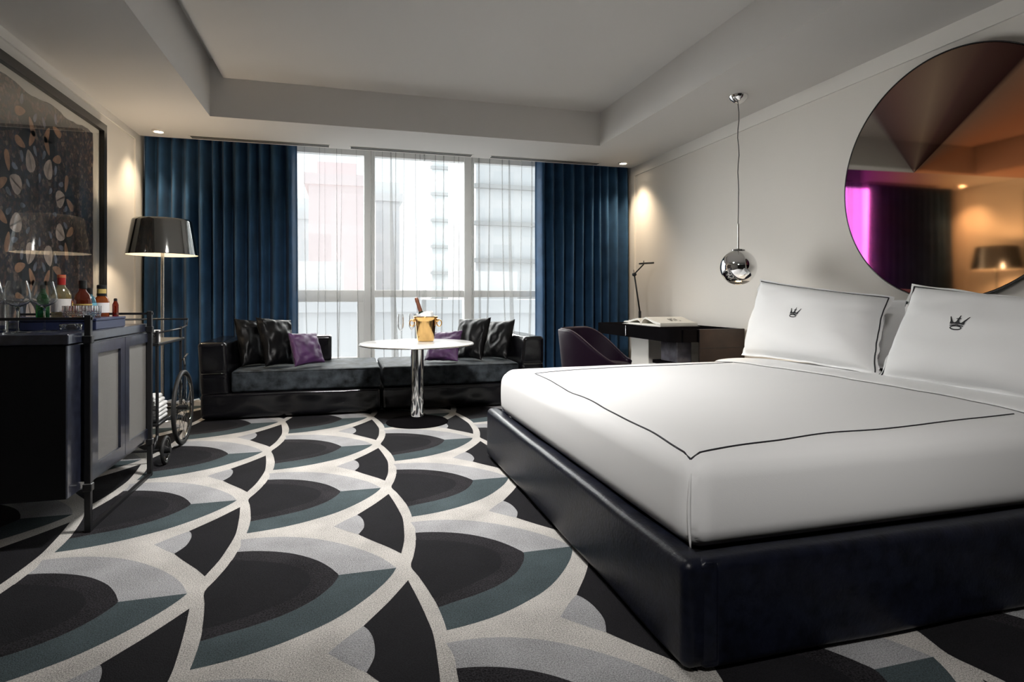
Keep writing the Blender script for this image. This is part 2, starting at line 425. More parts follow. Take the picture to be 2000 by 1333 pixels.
for key, mi, zz in (('gray', 4, .0003), ('scal', 4, .0003), ('teal', 3, .0004), ('outer', 2, .0005), ('inner', 1, .0008), ('wedge', 1, .0006)):
    sp = spline(CELL[key], True, 3)
    for i in range(-3, 6):
        for j in range(-5, 7):
            cx = OX+PX*i; cy = OY+PY*j
            if cx-.7 > X1 or cx+.1 < X0 or cy-.9 > Y1 or cy+.5 < Y0: continue
            f = floor_bm.faces.new([floor_bm.verts.new((cx+p.x, cy+p.y, zz)) for p in sp]); f.material_index = mi
for co, no in (((X0, 0, 0), (-1, 0, 0)), ((X1, 0, 0), (1, 0, 0)), ((0, Y0, 0), (0, -1, 0)), ((0, Y1, 0), (0, 1, 0))):
    bmesh.ops.bisect_plane(floor_bm, geom=floor_bm.verts[:]+floor_bm.edges[:]+floor_bm.faces[:], plane_co=co, plane_no=no, clear_outer=True)
for f in floor_bm.faces:
    f.normal_update()
    if f.normal.z < 0: f.normal_flip()
me = bpy.data.meshes.new('floor'); floor_bm.to_mesh(me); floor_bm.free()
for k in ('cream', 'c_dark', 'c_heather', 'c_teal', 'c_gray'): me.materials.append(M[k])
fl = bpy.data.objects.new('floor', me); COL.objects.link(fl); fl['kind'] = 'structure'

# ------------------------------------------------------------------ shell
def struct(name, bm, m, **k): return link(name, bm, m, kind='structure', **k)
struct('wall_left', box(NB(), XL-.12, XL, YF-.12, YW+.12, 0, 3.0), M['wall'])
struct('wall_right', box(NB(), XR, XR+.12, YF-.12, YW+.12, 0, 3.0), M['wall'])
struct('wall_front', box(NB(), XL, XR, YF-.12, YF, 0, 3.0), M['brown_wood'])
b = NB(); box(b, XL, XR, YW, YW+.12, 0, .22); box(b, XL, XR, YW, YW+.12, 2.62, 3.0); struct('wall_back', b, M['wall'])
# ceiling: raised tray with a lowered soffit around it
TXL, TXR, TYB, TYF = -1.08, 2.448, 5.43, -1.0
b = NB(); box(b, TXL+.10, XR, YF, YW, ZT, ZT+.15); box(b, XL, TXL+.10, YF, YW, ZT+.15, ZT+.20)
struct('ceiling', b, M['ceil'])
b = NB()
box(b, XL, TXL, YF, YP, ZS, ZT+.15); box(b, TXL, TXL+.10, TYB, YP, ZT, ZT+.15); box(b, TXR, XR, YF, YP, ZS, ZT); box(b, TXL, TXR, TYB, YP, ZS, ZT); box(b, TXL, TXR, YF, TYF, ZS, ZT)
bmesh.ops.remove_doubles(b, verts=b.verts, dist=1e-5)
struct('trim_1', b, M['ceil'])
b = NB(); box(b, XL, XR, YP, YW, 2.70, ZT-.001); struct('trim_2', b, M['ceil'])
# wall panel surrounds: top rail and window-side stile stand proud of the panel
b = NB(); box(b, XR-.014, XR, YF, YP+.02, 2.412, ZS); struct('trim_4', b, M['trim'])
b = NB(); box(b, XL, XL+.014, YF, YP+.02, 2.455, ZS); struct('trim_5', b, M['trim'])
b = NB(); box(b, XR-.014, XR, 6.20, YP+.02, 0, 2.412); struct('trim_6', b, M['trim'])
b = NB(); box(b, XL, XL+.014, 6.14, YP+.02, 0, 2.455); struct('trim_7', b, M['trim'])
b = NB(); box(b, XL, XL+.012, YF, 6.14, 0, .09); struct('baseboard_left', b, M['trim'])
b = NB(); box(b, XR-.012, XR, YF, 6.20, 0, .09); struct('baseboard_right', b, M['trim'])
b = NB(); box(b, XL+.02, XR-.02, YW-.03, YW-.001, 0, .10); struct('baseboard_back', b, M['trim'])

# ------------------------------------------------------------------ window
w = bpy.data.objects.new('window_1', None); COL.objects.link(w); w.location = (.69, YW, .22); ORG[w] = Vector((.69, YW, .22)); w['kind'] = 'structure'
MU = [XL, -.84, .26, 1.36, 2.46, XR]
for i in range(1, 5):
    link('mullion', box(NB(), MU[i]-.058, MU[i]+.058, YW-.02, YW+.10, .22, 2.62, .006, 1), M['frame_alu'], w)
for i in range(5):
    a, c = MU[i]+.058, MU[i+1]-.058
    lowsash = i in (1,)
    zt = 1.085
    zb = .955 if lowsash else 1.005
    link('transom', box(NB(), a, c, YW-.005, YW+.09, zb, zt, .005, 1), M['frame_alu'], w)
    link('rail', box(NB(), a, c, YW, YW+.08, .22, .30), M['frame_alu'], w); link('rail', box(NB(), a, c, YW, YW+.08, 2.54, 2.62), M['frame_alu'], w)
    b = NB(); box(b, a, c, YW+.045, YW+.051, zt, 2.54); link('pane', b, M['pane'], w)
    b = NB(); box(b, a, c, YW+.045, YW+.051, .30, zb); link('pane', b, M['pane'], w)
    if lowsash:
        b = NB(); box(b, a, a+.07, YW-.012, YW+.03, .30, zb); box(b, c-.07, c, YW-.012, YW+.03, .30, zb); box(b, a+.07, c-.07, YW-.012, YW+.03, .30, .36)
        link('sash', b, M['frame_alu'], w)

# ------------------------------------------------------------------ curtains
def curtain(name, x0, x1, y, z0, z1, nf, amp, seed, label, m, zigzag=0.):
    r = random.Random(seed); ks = [r.uniform(.75, 1.25) for _ in range(nf)]; s = sum(ks)
    edges = [0]
    for k in ks: edges.append(edges[-1]+k/s)
    am = [amp*r.uniform(.7, 1.15) for _ in range(nf)]; dr = [r.uniform(-.012, .012) for _ in range(nf+1)]
    bm = NB(); per = 14
    def f(u, v):
        q = u*nf; i = min(int(q), nf-1); t = q-i
        e0 = edges[i]+dr[i]*v; e1 = edges[i+1]+dr[i+1]*v
        tt = t-zigzag*math.sin(4*PI*t)/(4*PI)
        x = x0+(x1-x0)*(e0+(e1-e0)*tt)
        yy = y+am[i]*(.75+.25*v)*math.cos(2*PI*t)+.006*math.sin(7*v+i)
        return Vector((x, yy, z1+(z0-z1)*v))
    grid(bm, f, nf*per, 24)
    o = link(name, bm, m, smooth=True); tag(o, label, 'curtain', 'blue velvet curtains')
    sd = o.modifiers.new('thick', 'SOLIDIFY'); sd.thickness = .004
    return o
curtain('curtain', XL+.004, -.47, 6.362, .012, 2.60, 12, .082, 3, 'wide blue velvet curtain hanging left of the window behind the floor lamp', M['curtain'])
curtain('curtain', 2.095, XR-.004, 6.362, .012, 2.60, 10, .080, 5, 'narrower blue velvet curtain hanging right of the window behind the plum chair', M['curtain'])
# sheer: nearly flat voile with narrow gathers (three layers) drifting as they fall
def sheer():
    r = random.Random(11); bm = NB(); x = -.60; folds = []
    while x < 2.22:
        x += r.choice((.05, .08, .09, .12, .15)); folds.append((x, r.choice((.003, .005, .008, .017)), r.uniform(-.05, .06), r.uniform(.3, 2.2)))
    pts = [(-.62, 0, 0, 1, 0)]
    for (fx, wd, drift, gw) in folds:
        pts += [(fx, -wd*1., drift, gw, 1), (fx, wd*1., drift, gw, -1), (fx, -wd*1., drift, gw, 1.4), (fx, wd*.9, drift, gw, -1), (fx, -wd*.8, drift, gw, .6), (fx, wd*1., drift, gw, -1.3)]
        pts.append((fx+.02, wd, drift*.7, 1, 0))
    rows = 14; g = []
    for (fx, off, drift, gw, s) in pts:
        col = []
        for j in range(rows+1):
            v = j/rows
            xx = fx+drift*v*v+off*(.35+gw*v); yy = 6.475+.010*s+.010*math.sin(fx*23+v*1.3)
            col.append(bm.verts.new((xx, yy, 2.60-2.585*v)))
        g.append(col)
    for A, B in zip(g, g[1:]):
        for j in range(rows): bm.faces.new((A[j], B[j], B[j+1], A[j+1]))
    o = link('sheer_curtain', bm, M['sheer'], smooth=False)
    tag(o, 'thin grey see-through voile curtain across the window between the blue curtains', 'curtain')
sheer()

# ------------------------------------------------------------------ city outside
def tower(x0, x1, y, depth, ztop, wall, glass, sx, sz, label, zb=-26, ledge=0):
    wall = tuple(min(.86, c*.45+.50) for c in wall); glass = tuple(min(.86, c*.55+.42) for c in glass)   # colours lifted to pale: daylight haze put into the cladding
    t = thing('building', ((x0+x1)/2, y+depth/2, zb), label, 'building', 'city buildings outside the window')
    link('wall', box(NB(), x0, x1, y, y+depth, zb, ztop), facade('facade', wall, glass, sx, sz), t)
    link('roof', box(NB(), x0-.3, x1+.3, y-.3, y+depth+.3, ztop, ztop+.8), mat('roof_slab', wall, .8), t)
    b = NB(); box(b, (x0+x1)/2-1.5, (x0+x1)/2+1.5, y+depth*.3, y+depth*.6, ztop+.8, ztop+2.6); link('plant_room', b, mat('plant', wall, .8), t)
    if ledge:
        z = ztop-.6; bm_ = mat('band', [c*.6 for c in wall], .8)
        for k in range(8): link('balcony_band', box(NB(), x0-.25, x1+.25, y-.6, y, z-.35, z), bm_, t); z -= ledge
struct('trim_8', box(NB(), -90, 140, 12, 190, -26.2, -26), mat('street', (.3, .3, .3), .9))
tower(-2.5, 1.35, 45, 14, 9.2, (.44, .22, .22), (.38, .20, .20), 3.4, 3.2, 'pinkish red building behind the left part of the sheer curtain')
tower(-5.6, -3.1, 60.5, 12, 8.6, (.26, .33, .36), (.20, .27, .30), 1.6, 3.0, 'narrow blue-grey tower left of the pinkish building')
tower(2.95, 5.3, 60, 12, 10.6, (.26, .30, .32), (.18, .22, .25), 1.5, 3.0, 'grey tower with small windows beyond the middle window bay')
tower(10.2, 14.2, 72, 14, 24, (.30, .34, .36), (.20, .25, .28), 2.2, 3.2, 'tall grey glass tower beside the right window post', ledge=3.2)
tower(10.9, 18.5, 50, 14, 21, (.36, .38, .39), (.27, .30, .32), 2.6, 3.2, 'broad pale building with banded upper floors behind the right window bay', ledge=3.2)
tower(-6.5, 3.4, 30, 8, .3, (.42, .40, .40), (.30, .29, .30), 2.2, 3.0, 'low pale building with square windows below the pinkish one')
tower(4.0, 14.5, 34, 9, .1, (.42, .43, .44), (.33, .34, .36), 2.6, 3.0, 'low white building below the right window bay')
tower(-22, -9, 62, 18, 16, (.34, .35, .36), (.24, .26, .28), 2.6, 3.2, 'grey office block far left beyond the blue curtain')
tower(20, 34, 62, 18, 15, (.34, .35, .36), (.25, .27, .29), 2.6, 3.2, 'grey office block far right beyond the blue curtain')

# ------------------------------------------------------------------ ceiling fittings
def downlight(x, y, label):
    t = thing('downlight', (x, y, ZS-.012), label, 'ceiling light', 'recessed ceiling downlights')
    link('trim_ring', lathe(NB(), [(.036, .0), (.040, -.004), (.052, -.004), (.055, .004), (.055, .0118), (.036, .0118), (.036, 0)], (x, y, ZS-.012), 32), M['trim'], t, smooth=True, auto=40)
    link('lens', lathe(NB(), [(0, 0), (.036, 0), (.036, .004), (0, .004)], (x, y, ZS-.010), 32), M['led'], t)
downlight(-1.62, 6.02, 'round recessed downlight glowing above the left blue curtain')
downlight(3.00, 6.03, 'round recessed downlight glowing above the right blue curtain')
for x0, x1, lb in ((-1.40, -.14, 'slim ceiling air slot above the left blue curtain'), (.05, 1.31, 'slim ceiling air slot above the middle of the window'), (1.50, 2.77, 'slim ceiling air slot above the right blue curtain')):
    t = thing('air_slot', ((x0+x1)/2, 6.18, ZS-.008), lb, 'vent', 'linear ceiling air slots')
    b = NB(); box(b, x0, x1, 6.120, 6.126, ZS-.004, ZS-.0005); box(b, x0, x1, 6.214, 6.220, ZS-.004, ZS-.0005); box(b, x0, x0+.01, 6.126, 6.214, ZS-.004, ZS-.0005); box(b, x1-.01, x1, 6.126, 6.214, ZS-.004, ZS-.0005); box(b, x0+.01, x1-.01, 6.167, 6.173, ZS-.004, ZS-.0005)
    link('frame', b, M['trim'], t)
    for ya, yb in ((6.1265, 6.1665), (6.1735, 6.2135)): link('slot', box(NB(), x0+.01, x1-.01, ya, yb, ZS-.003, ZS-.0005), M['slotdark'], t)

# ------------------------------------------------------------------ bed
BX0, BX1, BY0, BY1 = .858, 3.20, 1.355, 3.63
bed = thing('bed', ((BX0+BX1)/2, (BY0+BY1)/2, 0), 'large bed with padded navy leather base under white bedding', 'bed')
def wr(amp, sc, seed):
    def f(p):
        d = noise.noise(Vector((p.x*sc+seed, p.y*sc, p.z*sc)))*amp
        return p+Vector((d*.3, d*.3, d))
    return f
def leather_side(p):
    d = noise.noise(p*3.)*.004; return p+Vector((d, d, d*.5))
link('foot_panel', roundbox(NB(), (BX0, BY0+.012, .012), (BX0+.085, BY1, .305), .03, (2, 40, 8), 5, leather_side), M['navy_leather'], bed, smooth=True)
link('side_panel', roundbox(NB(), (BX0+.03, BY0, .012), (BX1, BY0+.085, .305), .03, (40, 2, 8), 5, lambda p: leather_side(p) if p.x > BX0+.1 else p+Vector((.06*(1-(p.x-BX0-.03)/.07) if p.y < BY0+.01 else .012, 0, 0))), M['navy_leather'], bed, smooth=True)
link('side_panel', roundbox(NB(), (BX0+.09, BY1-.085, .012), (BX1, BY1, .305), .03, (40, 2, 8), 5, leather_side), M['navy_leather'], bed, smooth=True)
link('slat_deck', box(NB(), BX0+.09, BX1, BY0+.09, BY1-.09, .14, .27), M['blk_metal'], bed)
link('headboard', roundbox(NB(), (3.165, BY0, .012), (XR-.02, BY1, .965), .025, (1, 30, 10), 4), M['navy_leather'], bed, smooth=True)

# mattress dressed with a tucked white duvet
DX0, DX1, DY0, DY1, DZ0, DZ1 = .925, 3.13, 1.452, 3.54, .275, .56
def duvet_fn(p):
    u = (p.x-(DX0+DX1)/2)/((DX1-DX0)/2); v = (p.y-(DY0+DY1)/2)/((DY1-DY0)/2)
    up = max(0., (p.z-.30)/(DZ1-.30))
    crown = .030*(1-u**4)*(1-v**4)*max(0, min(1, (p.z-.45)/.1))
    wv = noise.noise(Vector((p.x*2.2, p.y*6.5, 1.7)))*.0035*up+noise.noise(Vector((p.x*5, p.y*1.7, 7)))*.0022*up
    bulge = .012*math.sin(PI*min(1, max(0, (p.z-DZ0)/(DZ1-DZ0))))
    dx = -bulge if u < -.98 else 0; dy = (-bulge if v < -.98 else (bulge if v > .98 else 0))
    return p+Vector((dx, dy, crown+wv))
t_duv = tag(link('duvet', roundbox(NB(), (DX0, DY0, DZ0), (DX1, DY1, DZ1), .075, (44, 44, 6), 7, duvet_fn), M['linen'], smooth=True),
            'smooth white duvet tucked over the bed with thin black border piping', 'duvet')
from mathutils.bvhtree import BVHTree
def bvh_of(o):
    bm = NB(); bm.from_mesh(o.data); bmesh.ops.translate(bm, verts=bm.verts, vec=ORG[o]); t = BVHTree.FromBMesh(bm); bm.free(); return t
DB = bvh_of(t_duv)
def drop(x, y): 
    h = DB.ray_cast(Vector((x, y, 2)), Vector((0, 0, -1))); return h[0] if h[0] else Vector((x, y, DZ1))
def pipe_path(a, c, n=40, wob=.006, seed=0):
    out = []
    for i in range(n+1):
        t = i/n; x = a[0]+(c[0]-a[0])*t; y = a[1]+(c[1]-a[1])*t
        k = wob*math.sin(PI*t)*noise.noise(Vector((t*4+seed, seed, 0)))*2
        px, py = -(c[1]-a[1]), (c[0]-a[0]); L = math.hypot(px, py)
        out.append(drop(x+px/L*k, y+py/L*k)+Vector((0, 0, .0005)))
    return out
C1, C2, C3 = (.956, 1.494), (1.035, 3.18), (2.36, 1.585)
C4 = (2.42, 3.30)
for k, (a, c) in enumerate(((C2, C1), (C1, C3), (C2, C4))):
    link('piping', tube(NB(), pipe_path(a, c, 44, .010, k*3.1), .0032, 6), M['pipe'], t_duv, smooth=True)
# corner seam fold
b = NB(); tube(b, [(DX0+.012-.006*math.sin(PI*i/10), DY0+.012, .29+.215*i/10) for i in range(11)], [.0025+.003*math.sin(PI*i/10) for i in range(11)], 6)
link('corner_fold', b, M['linen'], t_duv, smooth=True)
# folded-down band of the sheet
def fold_surf(u, v):
    y = DY0-.018+(DY1-DY0+.036)*v
    xs = 2.40+.03*math.sin(v*3)
    a = u*2*PI
    x = xs+.17+.17*math.cos(a+PI)*1.0
    yc = min(max(y, DY0+.02), DY1-.02)
    base = drop(min(x, 3.05), yc).z
    edge = min(1, (v/.04))*min(1, (1-v)/.04)
    drp = 0
    if v < .04: drp = -(1-v/.04)**2*.10
    if v > .96: drp = -(1-(1-v)/.04)**2*.10
    zz = base+.004+max(0, math.sin(a))*.020*(.75+.25*noise.noise(Vector((v*6, u*2, 0)))) + drp
    return Vector((x, y, zz))
link('turned_down_sheet', grid(NB(), fold_surf, 32, 70, True), M['linen'], t_duv, smooth=True)

# ------------------------------------------------------------------ pillows and cushions
def pillow_surf(c, T, front, pinch=.05, power=.42, seed=0, wr=.006, sag=0., fl=None):
    bl, br, tr, tl = [Vector(q) for q in c]
    nrm = ((br-bl).cross(tl-bl)).normalized()
    def f(u, v):          # u,v in -1..1
        pu = u*(1-pinch*(1-v*v)*abs(u)**3); pv = v*(1-pinch*(1-u*u)*abs(v)**3)
        a = (pu+1)/2; b_ = (pv+1)/2
        p = bl*(1-a)*(1-b_)+br*a*(1-b_)+tr*a*b_+tl*(1-a)*b_
        wave = 0
        if fl:
            ue, ve = u/fl[0], v/fl[1]
            h = T*((max(0, 1-ue*ue))*(max(0, 1-ve*ve)))**power+.004*max(0, (1-u**8)*(1-v**8))
            if abs(ue) > 1 or abs(ve) > 1:
                k_ = max((abs(u)-fl[0])/(1-fl[0]), (abs(v)-fl[1])/(1-fl[1]), 0)
                wave = .022*k_*noise.noise(Vector((u*4.5+seed*3, v*4.5, 11)))
        else: h = T*((max(0, 1-u*u))*(max(0, 1-v*v)))**power
        e = (1-u*u)*(1-v*v)
        w_ = wr*noise.noise(Vector((u*2.3+seed, v*2.3, seed)))*(.3+e)+wr*.8*noise.noise(Vector((u*6+seed, v*5, 3+seed)))*(1-e)*e**.25
        lowfat = 1+sag*(-v)*(1-v*v)
        if fl: w_ = w_*(1 if h > .006 else .1)
        return p+nrm*((h*lowfat+w_)*(1 if front else -1)+wave)
    return f, nrm
def cushion_bm(c, T, n=22, **k):
    bm = NB()
    for fr in (True, False):
        f, nr = pillow_surf(c, T, fr, **k)
        grid(bm, lambda a, b_: f(math.sin((a*2-1)*PI/2), math.sin((b_*2-1)*PI/2)), n, n)
    bmesh.ops.remove_doubles(bm, verts=bm.verts, dist=.0015)
    return bm
def piped_edge(c, T, ins, sides, r, **k):
    f, nr = pillow_surf(c, T, True, **k); bms = []
    for s in sides:
        pts = []
        for i in range(31):
            t = -ins[0]+2*ins[0]*i/30
            u, v = {'t': (t, ins[1]), 'b': (t, -ins[1]), 'l': (-ins[0], t*ins[1]/ins[0]), 'r': (ins[0], t*ins[1]/ins[0])}[s]
            pts.append(f(u, v)+nr*.0035)
        bms.append(tube(NB(), pts, r, 6))
    return bms
CROWN = []
def stroke(pts, w0, w1=None):
    w1 = w0 if w1 is None else w1
    out = []; n = len(pts)
    for i in range(n):
        a = Vector(pts[max(0, i-1)]); c = Vector(pts[min(n-1, i+1)]); d = (c-a).normalized(); nn = Vector((-d.y, d.x)); w_ = w0+(w1-w0)*i/(n-1)
        out.append((Vector(pts[i])+nn*w_, Vector(pts[i])-nn*w_))
    CROWN.append(out)
arc = lambda cx, cy, rx, ry, a0, a1, n=14: [(cx+rx*math.cos(math.radians(a0+(a1-a0)*i/n)), cy+ry*math.sin(math.radians(a0+(a1-a0)*i/n))) for i in range(n+1)]
stroke([(-.66, -.18), (-.74, .25), (-1.02, .80)], .17, .05); stroke([(.66, -.18), (.72, .25), (1.08, .92)], .17, .05)
stroke([(0, -.18), (0, .4), (.04, 1.05)], .20, .05); stroke([(-.26, .52), (.02, .62), (.26, .56)], .06, .06)
stroke(arc(-.37, .28, .30, .34, 200, 340), .10); stroke(arc(.37, .28, .30, .34, 200, 340), .10)
stroke([(-.70, -.12), (0, -.02), (.70, -.12)], .11); stroke([(-.76, -.40), (0, -.26), (.76, -.40)], .07)
stroke(arc(0, -.66, .62, .24, 0, 360, 26), .075)
def crown(c, T, uc, vc, size, parent, **k):
    f, nr = pillow_surf(c, T, True, **k); bm = NB()
    bl, br, tr, tl = [Vector(q) for q in c]
    su = size/((br-bl).length/2); sv = size/((tl-bl).length/2)
    for st in CROWN:
        prev = None
        for A, B in st:
            va = bm.verts.new(f(uc+A.x*su, vc+A.y*sv)+nr*.0016); vb = bm.verts.new(f(uc+B.x*su, vc+B.y*sv)+nr*.0016)
            if prev: bm.faces.new((prev[0], va, vb, prev[1]))
            prev = (va, vb)
    for v_ in bm.verts: pass
    link('crown_emblem', bm, M['pipe'], parent)
def bed_pillow(c, T, label, emblem=None, sides='', seed=0., loc=None):
    k = dict(pinch=.05, power=.36, seed=seed, wr=.013, sag=.25, fl=(.945, .915))
    root = thing('pillow', Vector(c[0])*.5+Vector(c[1])*.5, label, 'pillow', 'white bed pillows')
    link('pillowcase', cushion_bm(c, T, 44, **k), M['linen'], root, smooth=True)
    # flat flange round the edge
    bl, br, tr, tl = [Vector(q) for q in c]; ctr = (bl+br+tr+tl)/4; nr = ((br-bl).cross(tl-bl)).normalized()
    for bm in piped_edge(c, T, (.962, .940), sides, .0032, **k): link('piping', bm, M['pipe'], root, smooth=True)
    if emblem: crown(c, T, emblem[0], emblem[1], emblem[2], root, **k)
    return root
bed_pillow([(3.0, 3.50, .585), (2.98, 2.455, .585), (3.12, 2.50, .985), (3.12, 3.47, 1.02)], .05, 'plain white pillow at the back, behind the far crowned pillow', seed=9.)
bed_pillow([(3.0, 2.445, .585), (2.98, 1.50, .585), (3.12, 1.50, .965), (3.12, 2.42, .975)], .05, 'plain white pillow at the back, behind the near crowned pillow', seed=5.)
bed_pillow([(2.66, 3.53, .600), (2.64, 2.41, .600), (2.87, 2.53, 1.01), (2.87, 3.60, 1.135)], .125, 'white pillow with black crown emblem on the far side, beside the pendant lamp', (.0, .12, .040), 'tr', 1.)
bed_pillow([(2.62, 2.40, .590), (2.62, 1.40, .578), (2.87, 1.36, .955), (2.87, 2.42, 1.075)], .125, 'white pillow with black crown emblem on the near side, at the right edge', (-.22, .10, .040), 'tl', 2.)

# ------------------------------------------------------------------ round tinted mirror
mc = Vector((XR-.045, 2.49, 1.675)); mr_ = .685
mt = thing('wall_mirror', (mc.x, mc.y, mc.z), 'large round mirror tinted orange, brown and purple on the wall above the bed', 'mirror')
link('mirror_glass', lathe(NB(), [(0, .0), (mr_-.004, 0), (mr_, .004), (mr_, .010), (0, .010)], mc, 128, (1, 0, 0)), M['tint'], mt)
link('backing', lathe(NB(), [(0, .010), (mr_-.03, .010), (mr_-.03, .044), (0, .044)], mc, 96, (1, 0, 0)), M['blk_metal'], mt)
b = NB(); lathe(b, [(mr_+.0005, -.001), (mr_+.005, -.001), (mr_+.005, .012), (mr_+.0005, .012), (mr_+.0005, -.001)], mc, 128, (1, 0, 0)); link('rim', b, M['blk_metal'], mt)

# ------------------------------------------------------------------ pendant lamp
px, py = 2.838, 3.80
pd = thing('pendant_lamp', (px, py, 1.10), 'chrome ball pendant lamp hanging on a long thin cord beside the bed', 'pendant lamp')
link('canopy', lathe(NB(), [(0, -.062), (.012, -.062), (.035, -.052), (.060, -.028), (.070, -.006), (.070, 0), (0, 0)], (px, py, ZS), 36), M['chrome'], pd, smooth=True, auto=50)
link('cord', tube(NB(), [(px+.004*math.sin(i*1.3), py+.004*math.cos(i*1.7), ZS-.06-(ZS-.06-1.553)*i/14) for i in range(15)], .0032, 6), M['blk_metal'], pd, smooth=True)
link('rod', cyl(NB(), (px, py, 1.345), (px, py, 1.556), .0065), M['brushed'], pd, smooth=True, auto=40)
gr, gz = .132, 1.228
prof = []
for i in range(41):
    a = math.radians(90-142*i/40); prof.append((max(.0, gr*math.cos(a)), gr*math.sin(a)))
g_ = link('globe', lathe(NB(), prof, (px, py, gz), 64), M['chrome'], pd, smooth=True)
sd = g_.modifiers.new('thick', 'SOLIDIFY'); sd.thickness = .003
link('collar', lathe(NB(), [(0, .004), (.048, .004), (.046, .012), (.012, .022), (0, .022)], (px, py, gz+gr-.012), 32), M['dkchrome'], pd, smooth=True, auto=40)
prof = []
for i in range(13):
    a = math.radians(-52-38*i/12); prof.append((max(0, gr*math.cos(a)), gr*math.sin(a)))
link('clear_cap', lathe(NB(), prof, (px, py, gz), 64), M['glass'], pd, smooth=True)
link('bulb', lathe(NB(), [(0, -.03), (.02, -.026), (.03, -.01), (.03, .01), (.018, .035), (.012, .05), (0, .05)], (px, py, gz+.02), 24), M['bulb'], pd, smooth=True)

# ------------------------------------------------------------------ desk
dk = thing('desk', (2.9, 5.0, 0), 'black lacquer desk with rounded corner and brown end panel along the right wall', 'desk')
def round_rect(x0, x1, y0, y1, r, corners, n=8):
    out = []
    for (cx, cy, a0, nm) in ((x1, y1, 0, 'ne'), (x0, y1, 90, 'nw'), (x0, y0, 180, 'sw'), (x1, y0, 270, 'se')):
        if nm in corners:
            qx = cx-r if 'e' in nm else cx+r; qy = cy-r if 'n' in nm else cy+r
            for i in range(n+1):
                a = math.radians(a0+90*i/n); out.append((qx+r*math.cos(a), qy+r*math.sin(a)))
        else: out.append((cx, cy))
    return out
link('desk_top', prism(NB(), round_rect(2.55, XR-.02, 4.25, 5.78, .10, ('sw', 'nw')), 2, .635, .74), M['blk_gloss'], dk, smooth=True, auto=35)
link('end_panel', box(NB(), 2.79, XR-.02, 4.228, 4.249, .02, .742, .003, 1), M['brown_wood'], dk)
link('drawer_line', box(NB(), 2.80, XR-.03, 4.2255, 4.2285, .585, .589), M['blk_metal'], dk)
link('inlay_strip', box(NB(), 2.640, 2.646, 4.2435, 4.2490, .635, .7405), M['dkchrome'], dk)
link('inlay_strip', box(NB(), 2.780, 2.786, 4.2265, 4.2485, .635, .7405), M['dkchrome'], dk)
link('inlay_strip', box(NB(), 2.5435, 2.549, 5.06, 5.063, .635, .7405), M['dkchrome'], dk)
link('pedestal', box(NB(), 2.66, 2.80, 4.36, 4.62, .03, .634, .006, 1), M['grey_stone'], dk)
link('plinth', box(NB(), 2.56, 2.86, 4.26, 4.68, 0, .335-.31, .004, 1), M['blk_gloss'], dk)
link('low_shelf', box(NB(), 2.60, 2.80, 4.30, 4.66, .43, .46, .003, 1), M['blk_gloss'], dk)
link('white_support', box(NB(), 2.80, 3.10, 5.09, 5.45, 0, .634, .003, 1), M['wallpanel'], dk)

# open book on the desk (spine runs towards the wall)
bk = thing('book', (2.86, 5.0, .741), 'large open book lying on the black desk', 'book')
b = NB(); box(b, 2.66, 3.06, 4.63, 4.995, .7412, .7452); box(b, 2.66, 3.06, 5.005, 5.37, .7412, .7452); box(b, 2.66, 3.06, 4.985, 5.015, .7412, .7445)
link('cover', b, M['brown_wood'], bk)
for sgn, bow in ((-1, 1.), (1, .8)):
    hs = [(0, .006), (.012, .036), (.035, .062), (.075, .076), (.13, .069), (.20, .052), (.28, .038), (.352, .030)]
    top = [(5.0+sgn*(d+.001), .746+h*bow) for d, h in hs]
    low = [(5.0+sgn*(d+.001), .746+max(.001, h*bow-.013-.010*min(1, d/.3))) for d, h in hs]
    link('page_block', prism(NB(), top+low[::-1], 0, 2.672, 3.045), M['paper'], bk)
    mid = [(d, min(h*bow*.50, .0145)) for d, h in hs]
    link('page_block', prism(NB(), [(5.0+sgn*(d+.004), .7465+h) for d, h in mid]+[(5.0+sgn*.352, .7458), (5.0+sgn*.004, .7458)], 0, 2.672, 3.045), M['paper'], bk)
    b = NB()
    for lv in (.004, .009):
        pts = [(y, z-lv) for y, z in top]
        grid(b, lambda u, v, pts=pts: Vector((2.6715, pts[int(round(u*7))][0], pts[int(round(u*7))][1]+.0013*v)), 7, 1)
    link('page_edge', b, M['paper2'], bk)
b = NB()
for i, (dx, dy, wd) in enumerate(((0, 0, .05), (.0, .06, .03), (.02, .03, .06), (.045, .01, .05), (.045, .08, .03), (.07, .03, .07), (.09, .0, .03))):
    y0 = 4.74+dy; x0 = 2.84+dx
    zf = lambda y: .746+(.0705-.033*max(0, min(1, (5.0-y-.12)/.165)))+.0012
    vs = [b.verts.new(q) for q in ((x0, y0, zf(y0)), (x0+.009, y0, zf(y0)), (x0+.011, y0+wd, zf(y0+wd)), (x0+.002, y0+wd, zf(y0+wd)))]
    b.faces.new(vs)
link('printed_lines', b, M['ink'], bk)

